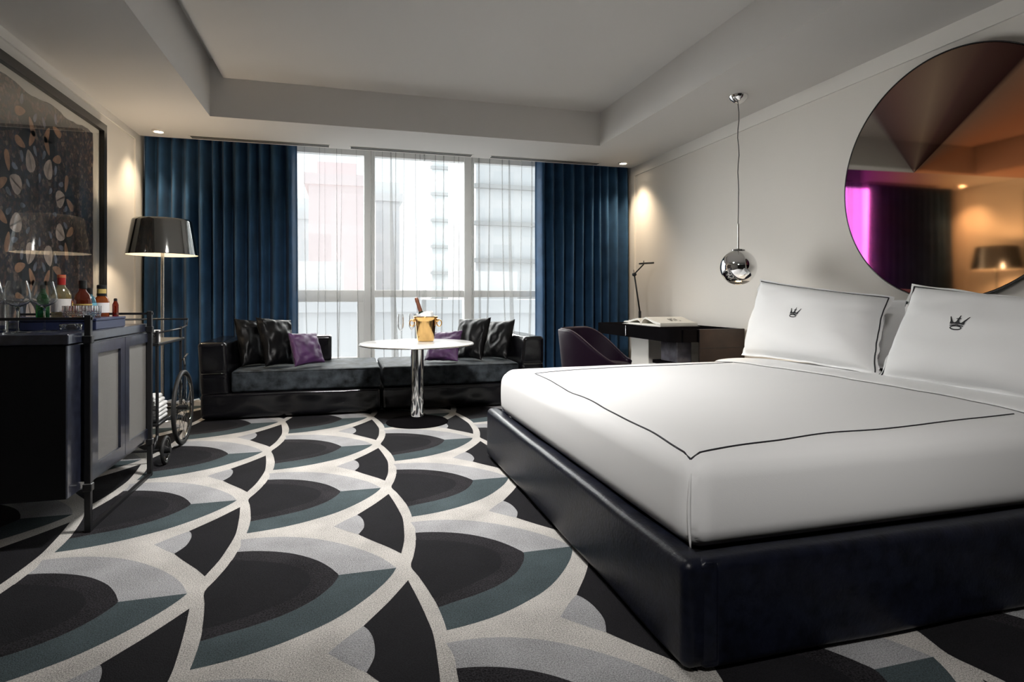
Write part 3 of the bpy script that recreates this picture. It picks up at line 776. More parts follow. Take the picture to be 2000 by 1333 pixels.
# desk lamp
lx, ly = 3.0, 5.64
dl = thing('desk_lamp', (lx, ly, .741), 'slim black articulated desk lamp behind the open book', 'lamp')
link('base', lathe(NB(), [(0, 0), (.085, 0), (.085, .010), (.078, .014), (0, .014)], (lx, ly, .741), 36), M['blk_metal'], dl, smooth=True, auto=40)
link('hub', cyl(NB(), (lx, ly, .755), (lx, ly, .86), .014), M['blk_metal'], dl, smooth=True, auto=40)
link('lower_arm', tube(NB(), [(lx, ly, .85), (lx-.065, ly, 1.245)], .0085, 10), M['blk_metal'], dl, smooth=True)
link('joint', cyl(NB(), (lx-.065, ly-.018, 1.245), (lx-.065, ly+.018, 1.245), .017), M['blk_metal'], dl, smooth=True, auto=40)
link('spring_pin', tube(NB(), [(lx-.065, ly, 1.245), (lx-.071, ly, 1.295)], .0035, 8), M['blk_metal'], dl)
link('upper_arm', tube(NB(), [(lx-.065, ly, 1.25), (lx+.045, ly, 1.355)], .007, 10), M['blk_metal'], dl, smooth=True)
b = NB(); roundbox(b, (lx+.0, ly-.03, 1.352), (lx+.155, ly+.03, 1.370), .008, (4, 2, 1), 3, lambda p: p+Vector((0, 0, (p.x-lx)*.06)))
link('lamp_head', b, M['blk_metal'], dl, smooth=True)
link('head_pin', cyl(NB(), (lx+.045, ly, 1.37), (lx+.045, ly, 1.392), .004), M['blk_metal'], dl)

# ------------------------------------------------------------------ plum tub chair
chx, chy = 2.24, 4.98
ch = thing('tub_chair', (chx, chy, 0), 'plum velvet tub chair with curved back in front of the desk', 'chair')
ch_rot = Matrix.Rotation(math.radians(-38), 3, 'Z')
def ch_pt(x, y, z): 
    p = ch_rot @ Vector((x, y, 0)); return Vector((chx+p.x, chy+p.y, z))
def shell(u, v):          # u 0..1 round the back from one arm front to the other, v bottom..top
    a = math.radians(-142+284*u); 
    c_ = math.cos(a); s_ = math.sin(a)                   # a=0 is the back (-X)
    h_back = (math.cos(a/2))**1.1 if abs(a) < PI else 0
    q = max(0, min(1, (math.radians(142)-abs(a))/math.radians(88))); top = .425+.29*q*q*(3-2*q)
    rx = .285; ry = .30
    fl = 1+.16*v
    z = .27+(top-.27)*v
    return ch_pt(-rx*c_*fl-.02, ry*s_*fl, z)
b = NB(); grid(b, shell, 48, 10)
o = link('shell', b, M['plum'], ch, smooth=True); sd = o.modifiers.new('thick', 'SOLIDIFY'); sd.thickness = .055; sd.offset = 0
bv = o.modifiers.new('soft', 'BEVEL'); bv.width = .012; bv.segments = 2; bv.limit_method = 'ANGLE'
b = NB(); tube(b, [shell(i/48, 1.0)+Vector((0, 0, .004)) for i in range(49)], .004, 6); link('piping', b, mat('plum_piping', (.10, .07, .09), .5), ch, smooth=True)
b = NB()
def seatfn(u, v):
    a = 2*PI*u; q = math.sin(v*PI); r = math.sin(v*PI)**.35 if 0 < v < 1 else 0
    return ch_pt(.27*r*math.cos(a)+.05, .245*r*math.sin(a), .35-.07*math.cos(v*PI)*1.)
grid(b, seatfn, 32, 14, True); bmesh.ops.remove_doubles(b, verts=b.verts, dist=1e-4)
link('seat', b, M['plum'], ch, smooth=True)
for sx, sy in ((-.2, -.2), (.2, -.2), (-.2, .2), (.2, .2)):
    p = ch_pt(sx*1.15, sy*1.15, 0); q = ch_pt(sx*.9, sy*.9, .32)
    link('leg', cyl(NB(), p, q, .010, .016), M['blk_metal'], ch, smooth=True, auto=40)

# ------------------------------------------------------------------ sofa units
SF, SB = 5.24, 6.14
def leathery(seed, amp=.010):
    def f(p):
        d = noise.noise(Vector((p.x*3.1+seed, p.y*3.1, p.z*6)))*amp+noise.noise(Vector((p.x*7+seed, p.y*5, p.z*11)))*amp*.5
        return p+Vector((d*.4, -d, d*.5))
    return f
def sofa(side, label):
    x0, x1 = (-1.115, .305) if side < 0 else (.315, 1.80)
    t = thing('sofa', ((x0+x1)/2, (SF+SB)/2, 0), label, 'sofa', 'leather sofa units by the window')
    ax0, ax1 = (x0, x0+.215) if side < 0 else (x1-.235, x1)
    link('base', roundbox(NB(), (x0, SF, .018), (x1, SB, .222), .028, (40, 12, 8), 4, leathery(side*3)), M['blk_leather'], t, smooth=True)
    def armfn(p):
        k = max(0, (p.z-.22)/.42); q = leathery(side*5+1, .004)(p)
        inner = (p.x > (ax0+ax1)/2) if side < 0 else (p.x < (ax0+ax1)/2)
        q.x += (-.030*k if inner else -.025*k) if side < 0 else (.035*k if inner else .0)
        if abs(p.z-.385) < .012: q.y += .008; 
        return q
    link('arm', roundbox(NB(), (ax0, SF+.004, .20), (ax1, SB, .640), .035, (4, 14, 24), 4, armfn), M['blk_leather'], t, smooth=True)
    sx0, sx1 = (ax1+.012, x1-.004) if side < 0 else (x0+.004, ax0-.008)
    link('seat_cushion', roundbox(NB(), (sx0, SF+.004, .226), (sx1, SB-.03, .400), .024, (36, 18, 6), 4, leathery(side*7+2, .005)), M['velvet'], t, smooth=True)
    bx0, bx1 = (ax1-.02, -.12) if side < 0 else (.98, ax0+.03)
    link('back_bolster', roundbox(NB(), (bx0, SB-.21, .392), (bx1, SB-.02, .640), .03, (16, 4, 6), 4, leathery(side*9+2, .005)), M['blk_leather'], t, smooth=True)
    # stitched seams along base front and cushion edge
    link('piping', tube(NB(), [(sx0+.02+(sx1-sx0-.04)*i/20, SF+.004, .394-.003) for i in range(21)], .0035, 6), M['velvet'], t, smooth=True)
    link('stitching', tube(NB(), [(ax0+.02+(ax1-ax0-.05)*i/8-(.012 if side < 0 else -.012), SF+.006, .386) for i in range(9)], .003, 6), M['dkchrome'], t, smooth=True)
    return t
sofa(-1, 'black leather chaise sofa unit by the left curtain, arm at its left')
sofa(1, 'black leather chaise sofa unit behind the round table, arm at its right')

def cushion(c, T, m, label, seed, grp=None):
    o = link('cushion', cushion_bm(c, T, 30, pinch=.07, power=.40, seed=seed, wr=.024), m, smooth=True)
    tag(o, label, 'cushion', 'loose cushions on the sofas')
    return o
dn = lambda c, dz=0.0, dx=0., dy=0.: [(x+dx, y+dy, z+dz) for x, y, z in c]
cushion(dn([(-.843, 5.50, .409), (-.668, 5.70, .405), (-.714, 5.86, .795), (-.935, 5.68, .815)]), .07, M['blk_velvet'], 'black cushion nearest the left sofa arm, behind another black cushion', 1.)
cushion([(-.640, 5.36, .418), (-.433, 5.54, .415), (-.472, 5.74, .795), (-.743, 5.55, .831)], .075, M['blk_velvet'], 'black cushion on the left sofa, between the other black one and the purple one', 2.)
cushion([(-.401, 5.29, .418), (-.169, 5.47, .430), (-.249, 5.64, .681), (-.469, 5.43, .693)], .055, M['purple'], 'small purple velvet cushion on the left sofa', 3.)
cushion([(1.043, 5.68, .415), (1.235, 5.42, .414), (1.373, 5.60, .81), (1.107, 5.86, .788)], .07, M['blk_velvet'], 'black cushion on the right sofa, next to the purple one', 4.)
cushion([(1.332, 5.74, .41), (1.500, 5.48, .408), (1.640, 5.68, .785), (1.41, 5.92, .757)], .065, M['blk_velvet'], 'black cushion nearest the right sofa arm, behind another black cushion', 5.)
cushion([(.716, 5.52, .418), (1.0, 5.36, .416), (1.085, 5.56, .686), (.799, 5.72, .662)], .05, M['purple'], 'small purple velvet cushion on the right sofa, half hidden by the round table', 6.)

# ------------------------------------------------------------------ round marble table
tx, ty = .562, 4.78
tb = thing('pedestal_table', (tx, ty, 0), 'round white marble table on a chrome column and black disc base', 'table')
link('base', lathe(NB(), [(0, 0), (.245, 0), (.247, .006), (.235, .014), (.12, .024), (.055, .030), (0, .030)], (tx, ty, 0), 64), M['blk_gloss'], tb, smooth=True, auto=50)
link('column', lathe(NB(), [(0, .028), (.052, .028), (.052, .60), (.075, .606), (.075, .618), (0, .618)], (tx, ty, 0), 48), M['chrome'], tb, smooth=True, auto=40)
link('tabletop', lathe(NB(), [(0, .6205), (.435, .6205), (.449, .625), (.452, .632), (.449, .638), (.440, .6405), (0, .6405)], (tx, ty, 0), 96), M['marble'], tb, smooth=True, auto=60)
link('rim', lathe(NB(), [(.4385, .6195), (.4540, .6225), (.4555, .630), (.4525, .630), (.4385, .6205), (.4385, .6195)], (tx, ty, 0), 96), M['brushed'], tb, smooth=True)

# gold champagne bucket
bx, by, bz = .645, 4.90, .641
bu = thing('champagne_bucket', (bx, by, bz), 'gold champagne bucket with ring handles on the marble table', 'bucket')
b = NB(); lathe(b, [(0, 0), (.062, 0), (.068, .004), (.071, .02), (.086, .165), (.090, .185), (.099, .196), (.101, .203), (.098, .207), (.092, .203), (.086, .190), (.080, .165), (.066, .022), (0, .018)], (bx, by, bz), 64)
link('pail', b, M['gold'], bu, smooth=True, auto=60)
for a in (168, -8):
    ca, sa = math.cos(math.radians(a)), math.sin(math.radians(a)); c0 = Vector((bx+ca*.101, by+sa*.101, bz+.150))
    h_ = link('handle', tube(NB(), [c0+Vector((ca*(.004+.006), sa*(.004+.006), 0))+Vector((-sa*.0, ca*.0, 0))+Vector((ca*math.sin(t)*.024*.8, sa*math.sin(t)*.024*.8, 0))*1.0+Vector((0, 0, math.cos(t)*.026)) for t in [2*PI*i/24 for i in range(24)]], .0050, 8, True), M['gold'], bu, smooth=True)
    link('handle_boss', cyl(NB(), c0+Vector((-ca*.016, -sa*.016, .022)), c0+Vector((ca*.006, sa*.006, .022)), .012), M['gold'], bu, smooth=True, auto=40)
ax_ = Vector((-.33, -.05, 1)).normalized()
bo = thing('champagne_bottle', (bx, by, bz+.03), 'dark champagne bottle with copper foil neck leaning in the gold bucket', 'bottle')
o0 = Vector((bx+.024, by+.004, bz+.045))
link('bottle', lathe(NB(), [(0, 0), (.036, 0), (.040, .01), (.040, .14), (.034, .175), (.0215, .205), (.0175, .215), (0, .215)], o0, 32, ax_), M['champ'], bo, smooth=True, auto=50)
link('foil', lathe(NB(), [(.0178, .213), (.0165, .25), (.0148, .292), (.0168, .297), (.0168, .310), (.0150, .315), (.0150, .325), (.011, .332), (0, .334)], o0, 28, ax_), M['foil'], bo, smooth=True, auto=50)
def napkin(u, v):
    a = 2*PI*u; r = .078-.004*v+.004*math.sin(5*a)+.003*math.sin(11*a)
    z = bz+.175+v*(.062+.012*math.sin(a+2)+.006*math.sin(3*a))
    k = 1-.15*v
    return Vector((bx+r*k*math.cos(a)-.008*v, by+r*k*math.sin(a), z))
b = NB(); grid(b, napkin, 48, 6, True)
o = tag(link('napkin', b, M['white'], smooth=True), 'white cloth napkin wrapped round the bottle in the gold bucket', 'napkin'); o.modifiers.new('t', 'SOLIDIFY').thickness = .003

def stemglass(name, x, y, z, prof, label, cat, grp, gm='glass'):
    t = thing(name, (x, y, z), label, cat, grp)
    link('bowl', lathe(NB(), prof['bowl'], (x, y, z), 40), M[gm], t, smooth=True, auto=50)
    link('stem', lathe(NB(), prof['stem'], (x, y, z), 20), M[gm], t, smooth=True)
    link('foot', lathe(NB(), prof['foot'], (x, y, z), 40), M[gm], t, smooth=True)
    return t
def place_copy(src, x, y, z, label):
    c = copy_tree(src); c.location = (x, y, z); c['label'] = label; return c
FL = dict(bowl=[(.004, .085), (.014, .095), (.024, .115), (.0275, .15), (.026, .19), (.022, .225), (.021, .225), (.025, .19), (.0262, .15), (.0228, .117), (.012, .099), (.002, .092)],
          stem=[(.0042, .006), (.0034, .03), (.0034, .07), (.0045, .087), (0, .087)], foot=[(0, 0), (.033, 0), (.033, .0015), (.012, .004), (.004, .007), (0, .007)])
f1 = stemglass('champagne_flute', .443, 4.915, .641, FL, 'clear stemmed glass on the marble table, further from the gold bucket', 'glass', 'stemmed glasses on the marble table', 'fglass')
place_copy(f1, .545, 5.02, .641, 'clear stemmed glass on the marble table, right beside the gold bucket')

# ------------------------------------------------------------------ floor lamp
fx, fy = -1.437, 5.45
lp = thing('floor_lamp', (fx, fy, 0), 'tall floor lamp with smoked chrome drum shade by the left curtain', 'lamp')
link('base', lathe(NB(), [(0, 0), (.15, 0), (.152, .006), (.148, .014), (.02, .022), (0, .022)], (fx, fy, 0), 48), M['brushed'], lp, smooth=True, auto=40)
link('pole', cyl(NB(), (fx, fy, .02), (fx, fy, 1.47), .0125), M['brushed'], lp, smooth=True, auto=40)
b = NB(); lathe(b, [(.262, 1.350), (.259, 1.362), (.2175, 1.622), (.213, 1.634), (.205, 1.640)], (fx, fy, 0), 96)
link('lamp_shade', b, M['dkchrome'], lp, smooth=True)
b = NB(); lathe(b, [(.2585, 1.3505), (.2555, 1.362), (.214, 1.620), (.2095, 1.632), (.205, 1.6375)], (fx, fy, 0), 96)
link('shade_lining', b, mat('shade_inside', (.62, .60, .55), .3, .3), lp, smooth=True)
b = NB()
for k in range(3):
    a = 2*PI*k/3+.4; tube(b, [(fx, fy, 1.40), (fx+.243*math.cos(a), fy+.243*math.sin(a), 1.40)], .003, 6)
link('shade_spider', b, M['brushed'], lp)
link('bulb', lathe(NB(), [(0, -.04), (.022, -.035), (.03, -.01), (.028, .015), (.014, .04), (0, .045)], (fx, fy, 1.51), 20), M['bulb'], lp, smooth=True)

# ------------------------------------------------------------------ framed artwork on the left wall
fy0, fy1, fz0, fz1 = 3.10, 5.372, .70, 2.362
fr = thing('framed_picture', (XL+.001, (fy0+fy1)/2, fz0), 'large black framed picture with dark kaleidoscope pattern on the left wall', 'picture')
b = NB(); t_ = .062; d0, d1 = XL+.002, XL+.045
fw = .055
box(b, d0, d1, fy0, fy1, fz1-fw, fz1); box(b, d0, d1, fy0, fy1, fz0, fz0+fw); box(b, d0, d1, fy0, fy0+fw, fz0+fw, fz1-fw); box(b, d0, d1, fy1-fw, fy1, fz0+fw, fz1-fw)
link('frame', b, M['blk_metal'], fr)
link('mat_board', box(NB(), XL+.003, XL+.010, fy0+fw, fy1-fw, fz0+fw, fz1-fw), M['matboard'], fr)
ay0, ay1, az0, az1 = 3.26, 5.19, .80, 2.245
r = random.Random(5); outl = []
def edge(p, q, n, amp):
    for i in range(n):
        t = i/n; outl.append((p[0]+(q[0]-p[0])*t+r.uniform(-amp, amp), p[1]+(q[1]-p[1])*t+r.uniform(-amp, amp)+.012*math.sin(t*23)*(amp > .003)))
edge((ay0, az0), (ay1, az0), 30, .004); edge((ay1, az0), (ay1, az1), 30, .003); edge((ay1, az1), (ay0, az1), 40, .006); edge((ay0, az1), (ay0, az0), 30, .004)
art_bm = prism(NB(), outl, 0, XL+.0105, XL+.0135)
for f in art_bm.faces: f.material_index = 0
# petals set in kaleidoscope rings
PI_ = {'art_dark': 1, 'art_grey': 2, 'art_tan': 3, 'art_cream': 4}
PZ = {'art_dark': .0139, 'art_grey': .0142, 'art_tan': .0144, 'art_cream': .0146}
def petal(key, y, z, ang, L, W, half=0):
    bm = art_bm; n = 14; vs = []
    for i in range(n):
        t = i/n*2*PI; a = math.cos(t)*L/2; w_ = math.sin(t)*W/2*(1+.35*math.cos(t))
        if half: w_ = w_ if w_*half > 0 else 0
        yy = y+a*math.cos(ang)-w_*math.sin(ang); zz = z+a*math.sin(ang)+w_*math.cos(ang)
        if not (ay0+.02 < yy < ay1-.02 and az0+.02 < zz < az1-.02): return
        vs.append((XL+PZ[key], yy, zz))
    bm.faces.new([bm.verts.new(q) for q in vs]).material_index = PI_[key]
for ry in (-1, 0):
    for rz in (-1, 0, 1):
        oy = 4.37+ry*.92+.46*(rz % 2)*0; oz = 1.55+rz*.92
        for k in range(8):
            a = 2*PI*k/8+PI/8; R_ = .305
            y = oy+R_*math.cos(a); z = oz+R_*math.sin(a)
            for h in (-1, 1): petal('art_cream', y-h*.004*math.sin(a), z+h*.004*math.cos(a), a+PI, .14, .12, h)
            R2 = .40; petal('art_dark', oy+R2*math.cos(a), oz+R2*math.sin(a), a, .19, .20)
            for h in (-1, 1):
                a2 = a+h*.17; petal('art_tan', oy+.435*math.cos(a2), oz+.435*math.sin(a2), a2+h*.75, .125, .055)
                a3 = a+h*.24; petal('art_grey', oy+.36*math.cos(a3), oz+.36*math.sin(a3), a3-h*.4, .07, .035)
        for k in range(8):
            a = 2*PI*k/8; petal('art_grey', oy+.20*math.cos(a), oz+.20*math.sin(a), a, .06, .03)
link('artwork', art_bm, [M[k] for k in ('art', 'art_dark', 'art_grey', 'art_tan', 'art_cream')], fr)
link('glass', box(NB(), XL+.026, XL+.028, fy0+fw+.001, fy1-fw-.001, fz0+fw+.001, fz1-fw-.001), M['picglass'], fr)

# ------------------------------------------------------------------ bar cabinet in a black metal frame
CX = -1.077; CB = -1.765
cab = thing('bar_cabinet', (-1.44, 3.29, 0), 'navy bar cabinet with woven grey door panels in a black metal frame', 'cabinet')
link('body', box(NB(), CB, CX, 2.785, 3.80, .185, .808, .003, 1), M['navy_wood'], cab)
link('end_panel', box(NB(), CB+.003, CX-.003, 2.7800, 2.7848, .188, .806, .001, 1), M['shade_black'], cab)  # thin black sheet added to shade the camera-side end by colour
link('counter', box(NB(), CB, CX+.006, 2.779, 3.812, .811, .853, .003, 1), M['navy_wood'], cab)
for y0, y1, p0, p1 in ((2.935, 3.383, 3.046, 3.323), (3.389, 3.795, 3.443, 3.749)):
    b = NB(); z0, z1, q0, q1 = .212, .802, .265, .752; a, c = CX+.0005, CX+.018
    box(b, a, c, y0, p0, z0, z1); box(b, a, c, p1, y1, z0, z1); box(b, a, c, p0, p1, z0, q0); box(b, a, c, p0, p1, q1, z1)
    d = link('door', b, M['navy_wood'], cab)
    link('door_panel', box(NB(), a, a+.006, p0, p1, q0, q1), M['mesh_panel'], d)
for y in (2.92, 3.748):
    for x in (-1.052, CB-.022):
        link('post', box(NB(), x-.012, x+.012, y-.012, y+.012, 0, .925, .002, 1), M['blk_metal'], cab)
        for z in (.805, .175): link('collar', box(NB(), x-.017, x+.017, y-.016, y+.016, z, z+.034, .003, 1), M['blk_metal'], cab)
    link('rail', box(NB(), CB-.03, -1.035, y-.006, y+.006, .905, .917), M['blk_metal'], cab)
link('floor_bar', box(NB(), -1.062, -1.042, 2.932, 3.736, .001, .016), M['blk_metal'], cab)
link('floor_bar', box(NB(), CB-.032, CB-.012, 2.932, 3.736, .001, .016), M['blk_metal'], cab)

TOP = .8535
bxx = thing('display_box', (-1.32, 3.31, TOP), 'flat navy lacquer box under the liquor bottles on the cabinet', 'box')
link('box_body', box(NB(), -1.56, -1.095, 3.125, 3.50, TOP, .893, .002, 1), M['navy_box'], bxx)
link('box_lid', box(NB(), -1.562, -1.093, 3.123, 3.502, .8935, .9045, .002, 1), M['navy_box'], bxx)
BT = .905
def bottle(x, y, z, prof, gm, label, cap=None, bands=(), grp='liquor bottles on the navy box'):
    t = thing('bottle', (x, y, z), label, 'bottle', grp)
    link('bottle_glass', lathe(NB(), prof, (x, y, z), 32), M[gm], t, smooth=True, auto=60)
    if cap: link('cap', lathe(NB(), [(0, cap[0]), (cap[2], cap[0]), (cap[2], cap[1]-.003), (cap[2]-.003, cap[1]), (0, cap[1])], (x, y, z), 24), M[cap[3]], t, smooth=True, auto=40)
    for (z0, z1, rr, mm) in bands: link('label_band', lathe(NB(), [(rr, z0), (rr+.0008, z0), (rr+.0008, z1), (rr, z1)], (x, y, z), 32), M[mm], t, smooth=True, auto=40)
    return t
bottle(-1.268, 3.22, BT, [(0, 0), (.036, 0), (.038, .004), (.038, .105), (.030, .128), (.016, .148), (.0145, .17), (.0145, .195), (0, .195)], 'straw', 'clear straw-coloured bottle with red cap on the navy box', (.155, .202, .0165, 'cap_red'), ((.188, .200, .0166, 'lab_red'), (.03, .09, .0383, 'lab_white')))
bottle(-1.188, 3.235, BT, [(0, 0), (.026, 0), (.031, .010), (.036, .05), (.036, .08), (.030, .108), (.015, .128), (.0135, .15), (0, .15)], 'dkamber', 'round dark amber bottle with black cap, behind the cut tumblers', (.138, .178, .0165, 'cap_blk'), ((.060, .066, .0368, 'lab_gold'),))
bottle(-1.205, 3.36, BT, [(0, 0), (.026, 0), (.028, .004), (.028, .075), (.022, .096), (.012, .108), (.011, .13), (0, .13)], 'blueglass', 'small blue-labelled bottle with black cap, behind the amber bottles', (.114, .144, .0135, 'cap_blk'), ((.02, .07, .0283, 'lab_blue'),))
bottle(-1.290, 3.35, BT, [(0, 0), (.020, 0), (.022, .004), (.022, .07), (.012, .09), (.010, .11), (0, .11)], 'amber', 'small golden bottle half hidden behind the red-capped bottle', (.095, .115, .0115, 'lab_gold'), ((.02, .07, .0223, 'lab_gold'),))
bottle(-1.176, 3.425, BT, [(0, 0), (.031, 0), (.033, .004), (.033, .072), (.029, .090), (.018, .104), (.017, .13), (0, .13)], 'amber', 'square-shouldered amber bottle with black and gold cap, right end of box', (.140, .160, .021, 'cap_blk'), ((.116, .139, .0195, 'lab_gold'), (.104, .117, .0205, 'cap_blk'), (.02, .07, .0333, 'lab_white')))
bottle(-1.128, 3.465, BT, [(0, 0), (.013, 0), (.014, .003), (.014, .06), (.008, .075), (.007, .088), (0, .088)], 'dkamber', 'tiny brown bottle at the right edge of the navy box', (.078, .092, .008, 'cap_blk'))
bottle(-1.375, 3.30, BT, [(0, 0), (.024, 0), (.026, .004), (.026, .085), (.020, .105), (.011, .125), (.010, .15), (0, .15)], 'green', 'green glass bottle seen through the wine glasses', (.138, .156, .012, 'cap_blk'))
def tumbler(x, y, z, r_, h, label, cut=True):
    t = thing('tumbler', (x, y, z), label, 'glass', 'tumblers on the bar cabinet')
    b = NB(); n = 40
    prof = [(0, 0), (r_*.92, 0), (r_, .004), (r_*1.02, h), (r_*.94, h), (r_*.90, .012), (0, .010)]
    lathe(b, prof, (x, y, z), n)
    if cut:
        for v in b.verts:
            d = v.co-Vector((x, y, 0)); rad = math.hypot(d.x, d.y)
            if rad > r_*.97 and z+.006 < v.co.z < z+h*2:
                a = math.atan2(d.y, d.x); k = 1+.06*(1 if int(round((a+PI)/(2*PI)*n)) % 2 else -1); v.co.x = x+d.x*k; v.co.y = y+d.y*k
    link('glass_body', b, M['crystal'] if cut else M['solid_glass'], t, smooth=not cut, auto=50)
    if cut:
        b = NB()
        for zz in (.3, .45): lathe(b, [(r_*1.045, h*zz), (r_*1.075, h*zz+.003), (r_*1.045, h*zz+.006)], (x, y, z), n)
        link('cut_bands', b, M['crystal'], t)
    return t
tumbler(-1.205, 3.168, BT, .036, .058, 'cut crystal tumbler on the navy box, left one beside the red-capped bottle')
tumbler(-1.128, 3.172, BT, .034, .058, 'cut crystal tumbler on the navy box, right one below the blue bottle')
WG = dict(bowl=[(.004, .104), (.014, .109), (.034, .121), (.0455, .133), (.0485, .143), (.0465, .163), (.040, .192), (.0335, .218), (.0329, .218), (.0394, .192), (.0459, .163), (.0479, .143), (.0449, .134), (.0334, .1225), (.013, .1115), (.002, .108)],
          stem=[(.0052, .006), (.0036, .02), (.0036, .085), (.0060, .105), (0, .105)], foot=[(0, 0), (.045, 0), (.045, .0015), (.015, .004), (.005, .007), (0, .007)])
wg = stemglass('wine_glass', -1.263, 3.045, TOP, WG, 'large clear wine glass nearest the navy box and red-capped bottle', 'glass', 'wine glasses on the bar cabinet', 'solid_glass')
place_copy(wg, -1.322, 2.957, TOP, 'large clear wine glass in the middle of the row on the cabinet')
place_copy(wg, -1.455, 3.035, TOP, 'large clear wine glass at the left edge of the photo')
tumbler(-1.392, 3.075, TOP, .023, .115, 'slim plain glass standing behind the middle wine glass', False)
tumbler(-1.380, 2.962, TOP, .022, .118, 'slim plain glass at the left edge in front of the wine glasses', False)
gd = thing('glass_dish', (-1.165, 3.05, TOP), 'small clear glass dish on the counter before the navy box', 'dish')
link('dish', lathe(NB(), [(0, 0), (.036, 0), (.040, .004), (.043, .030), (.040, .030), (.037, .008), (0, .006)], (-1.165, 3.05, TOP), 32), M['solid_glass'], gd, smooth=True)

# ------------------------------------------------------------------ wheeled trolley beyond the cabinet
tr = thing('trolley', (-1.3, 4.3, 0), 'black metal serving trolley with spoked wheels between cabinet and sofa', 'trolley')
TX0, TX1, TY0, TY1 = -1.62, -1.10, 4.06, 4.60
for x in (TX0, TX1):
    for y in (TY0, TY1):
        link('post', cyl(NB(), (x, y, .14 if y == TY0 else .25), (x, y, .80), .009), M['blk_metal'], tr, smooth=True, auto=40)
for nm, z in (('shelf', .705), ('shelf', .215)):
    link(nm, box(NB(), TX0-.012, TX1+.012, TY0-.012, TY1+.05, z, z+.018, .003, 1), M['blk_metal'], tr)
b = NB()
for x in (TX0, TX1): tube(b, [(x, TY0, .785), (x, TY1, .785), (x, TY1+.16, .80)], .006, 8)
tube(b, [(TX0, TY0, .785), (TX1, TY0, .785)], .006, 8)
link('guard_rail', b, M['blk_metal'], tr, smooth=True)
b = NB(); tube(b, [(TX0, TY1+.16, .80), (TX0, TY1+.20, .845), (TX1, TY1+.20, .845), (TX1, TY1+.16, .80)], .0065, 8); link('handle', b, M['blk_metal'], tr, smooth=True)
def wheel(name, x, y, R_, tyre, nsp):
    wl = link(name, tube(NB(), [(x, y+math.cos(2*PI*i/48)*(R_-tyre), R_+math.sin(2*PI*i/48)*(R_-tyre)) for i in range(48)], tyre, 10, True), M['tyre'], tr, smooth=True)
    link('rim', tube(NB(), [(x, y+math.cos(2*PI*i/48)*(R_-tyre*2.2), R_+math.sin(2*PI*i/48)*(R_-tyre*2.2)) for i in range(48)], tyre*.5, 8, True), M['dkchrome'], wl, smooth=True)
    b = NB()
    for k in range(nsp):
        a = 2*PI*k/nsp; s = .018 if k % 2 else -.018
        tube(b, [(x+s, y+.02*math.cos(a), R_+.02*math.sin(a)), (x, y+(R_-tyre*2)*math.cos(a+.1), R_+(R_-tyre*2)*math.sin(a+.1))], .0018, 5)
    link('spokes', b, M['dkchrome'], wl)
    link('hub', cyl(NB(), (x-.028, y, R_), (x+.028, y, R_), .019), M['blk_metal'], wl, smooth=True, auto=40)
for x in (-1.062, -1.665):
    wheel('wheel', x, 4.50, .253, .014, 18)
    wheel('caster_wheel', x+(.028 if x > -1.3 else -.0), 3.985, .085, .010, 8)
link('axle', cyl(NB(), (-1.665, 4.50, .253), (-1.062, 4.50, .253), .009), M['blk_metal'], tr, smooth=True, auto=40)
link('axle', cyl(NB(), (-1.665, 3.985, .085), (-1.034, 3.985, .085), .008), M['blk_metal'], tr, smooth=True, auto=40)
b = NB()
for x in (TX0, TX1): tube(b, [(x, 3.985, .085), (x, TY0, .16)], .009, 8); tube(b, [(x, 4.50, .253), (x, TY1, .25)], .009, 8)
link('bracket', b, M['blk_metal'], tr, smooth=True)
b = NB(); tube(b, [(TX1, TY1, .56), (TX1+.02, TY1, .575), (TX1+.02, TY1+.10, .60)], .006, 8); tube(b, [(TX1+.02, TY1, .575), (-1.062, 4.55, .53)], .006, 8); link('brake_lever', b, M['blk_metal'], tr, smooth=True)
# white printed box on the upper shelf
wb = thing('carton', (-1.2, 4.12, .7235), 'small white box printed with black digits on the trolley top shelf', 'box')
link('box_body', box(NB(), -1.31, -1.108, 4.080, 4.160, .7235, .800, .002, 1), M['white'], wb)
cu = bpy.data.curves.new('digits', 'FONT'); cu.body = '510'; cu.size = .030; cu.extrude = .0004; cu.align_x = 'RIGHT'
tmp = bpy.data.objects.new('tmp_text', cu); COL.objects.link(tmp); bpy.context.view_layer.update()
me = bpy.data.meshes.new_from_object(tmp.evaluated_get(bpy.context.evaluated_depsgraph_get())); bpy.data.objects.remove(tmp)
b = NB(); b.from_mesh(me); bpy.data.meshes.remove(me)
bmesh.ops.transform(b, matrix=Matrix.Translation((-1.113, 4.0792, .760)) @ Matrix.Rotation(PI/2, 4, 'X'), verts=b.verts)
link('printed_digits', b, M['cap_blk'], wb)
b = NB(); box(b, -1.17, -1.113, 4.0792, 4.0798, .744, .747); link('printed_line', b, M['paper2'], wb)
ws = thing('folded_cloth_stack', (-1.25, 4.2, .234), 'white stack of folded cloths on the trolley bottom shelf', 'cloths')
for k in range(6):
    h = .026; z = .234+k*h; sh = .0 if k < 4 else .012*(k-3)
    link('folded_cloth', roundbox(NB(), (-1.45, 4.085+sh, z), (-1.105-sh, 4.31-sh, z+h-.001), .0115, (3, 3, 1), 3), M['white'], ws, smooth=True)

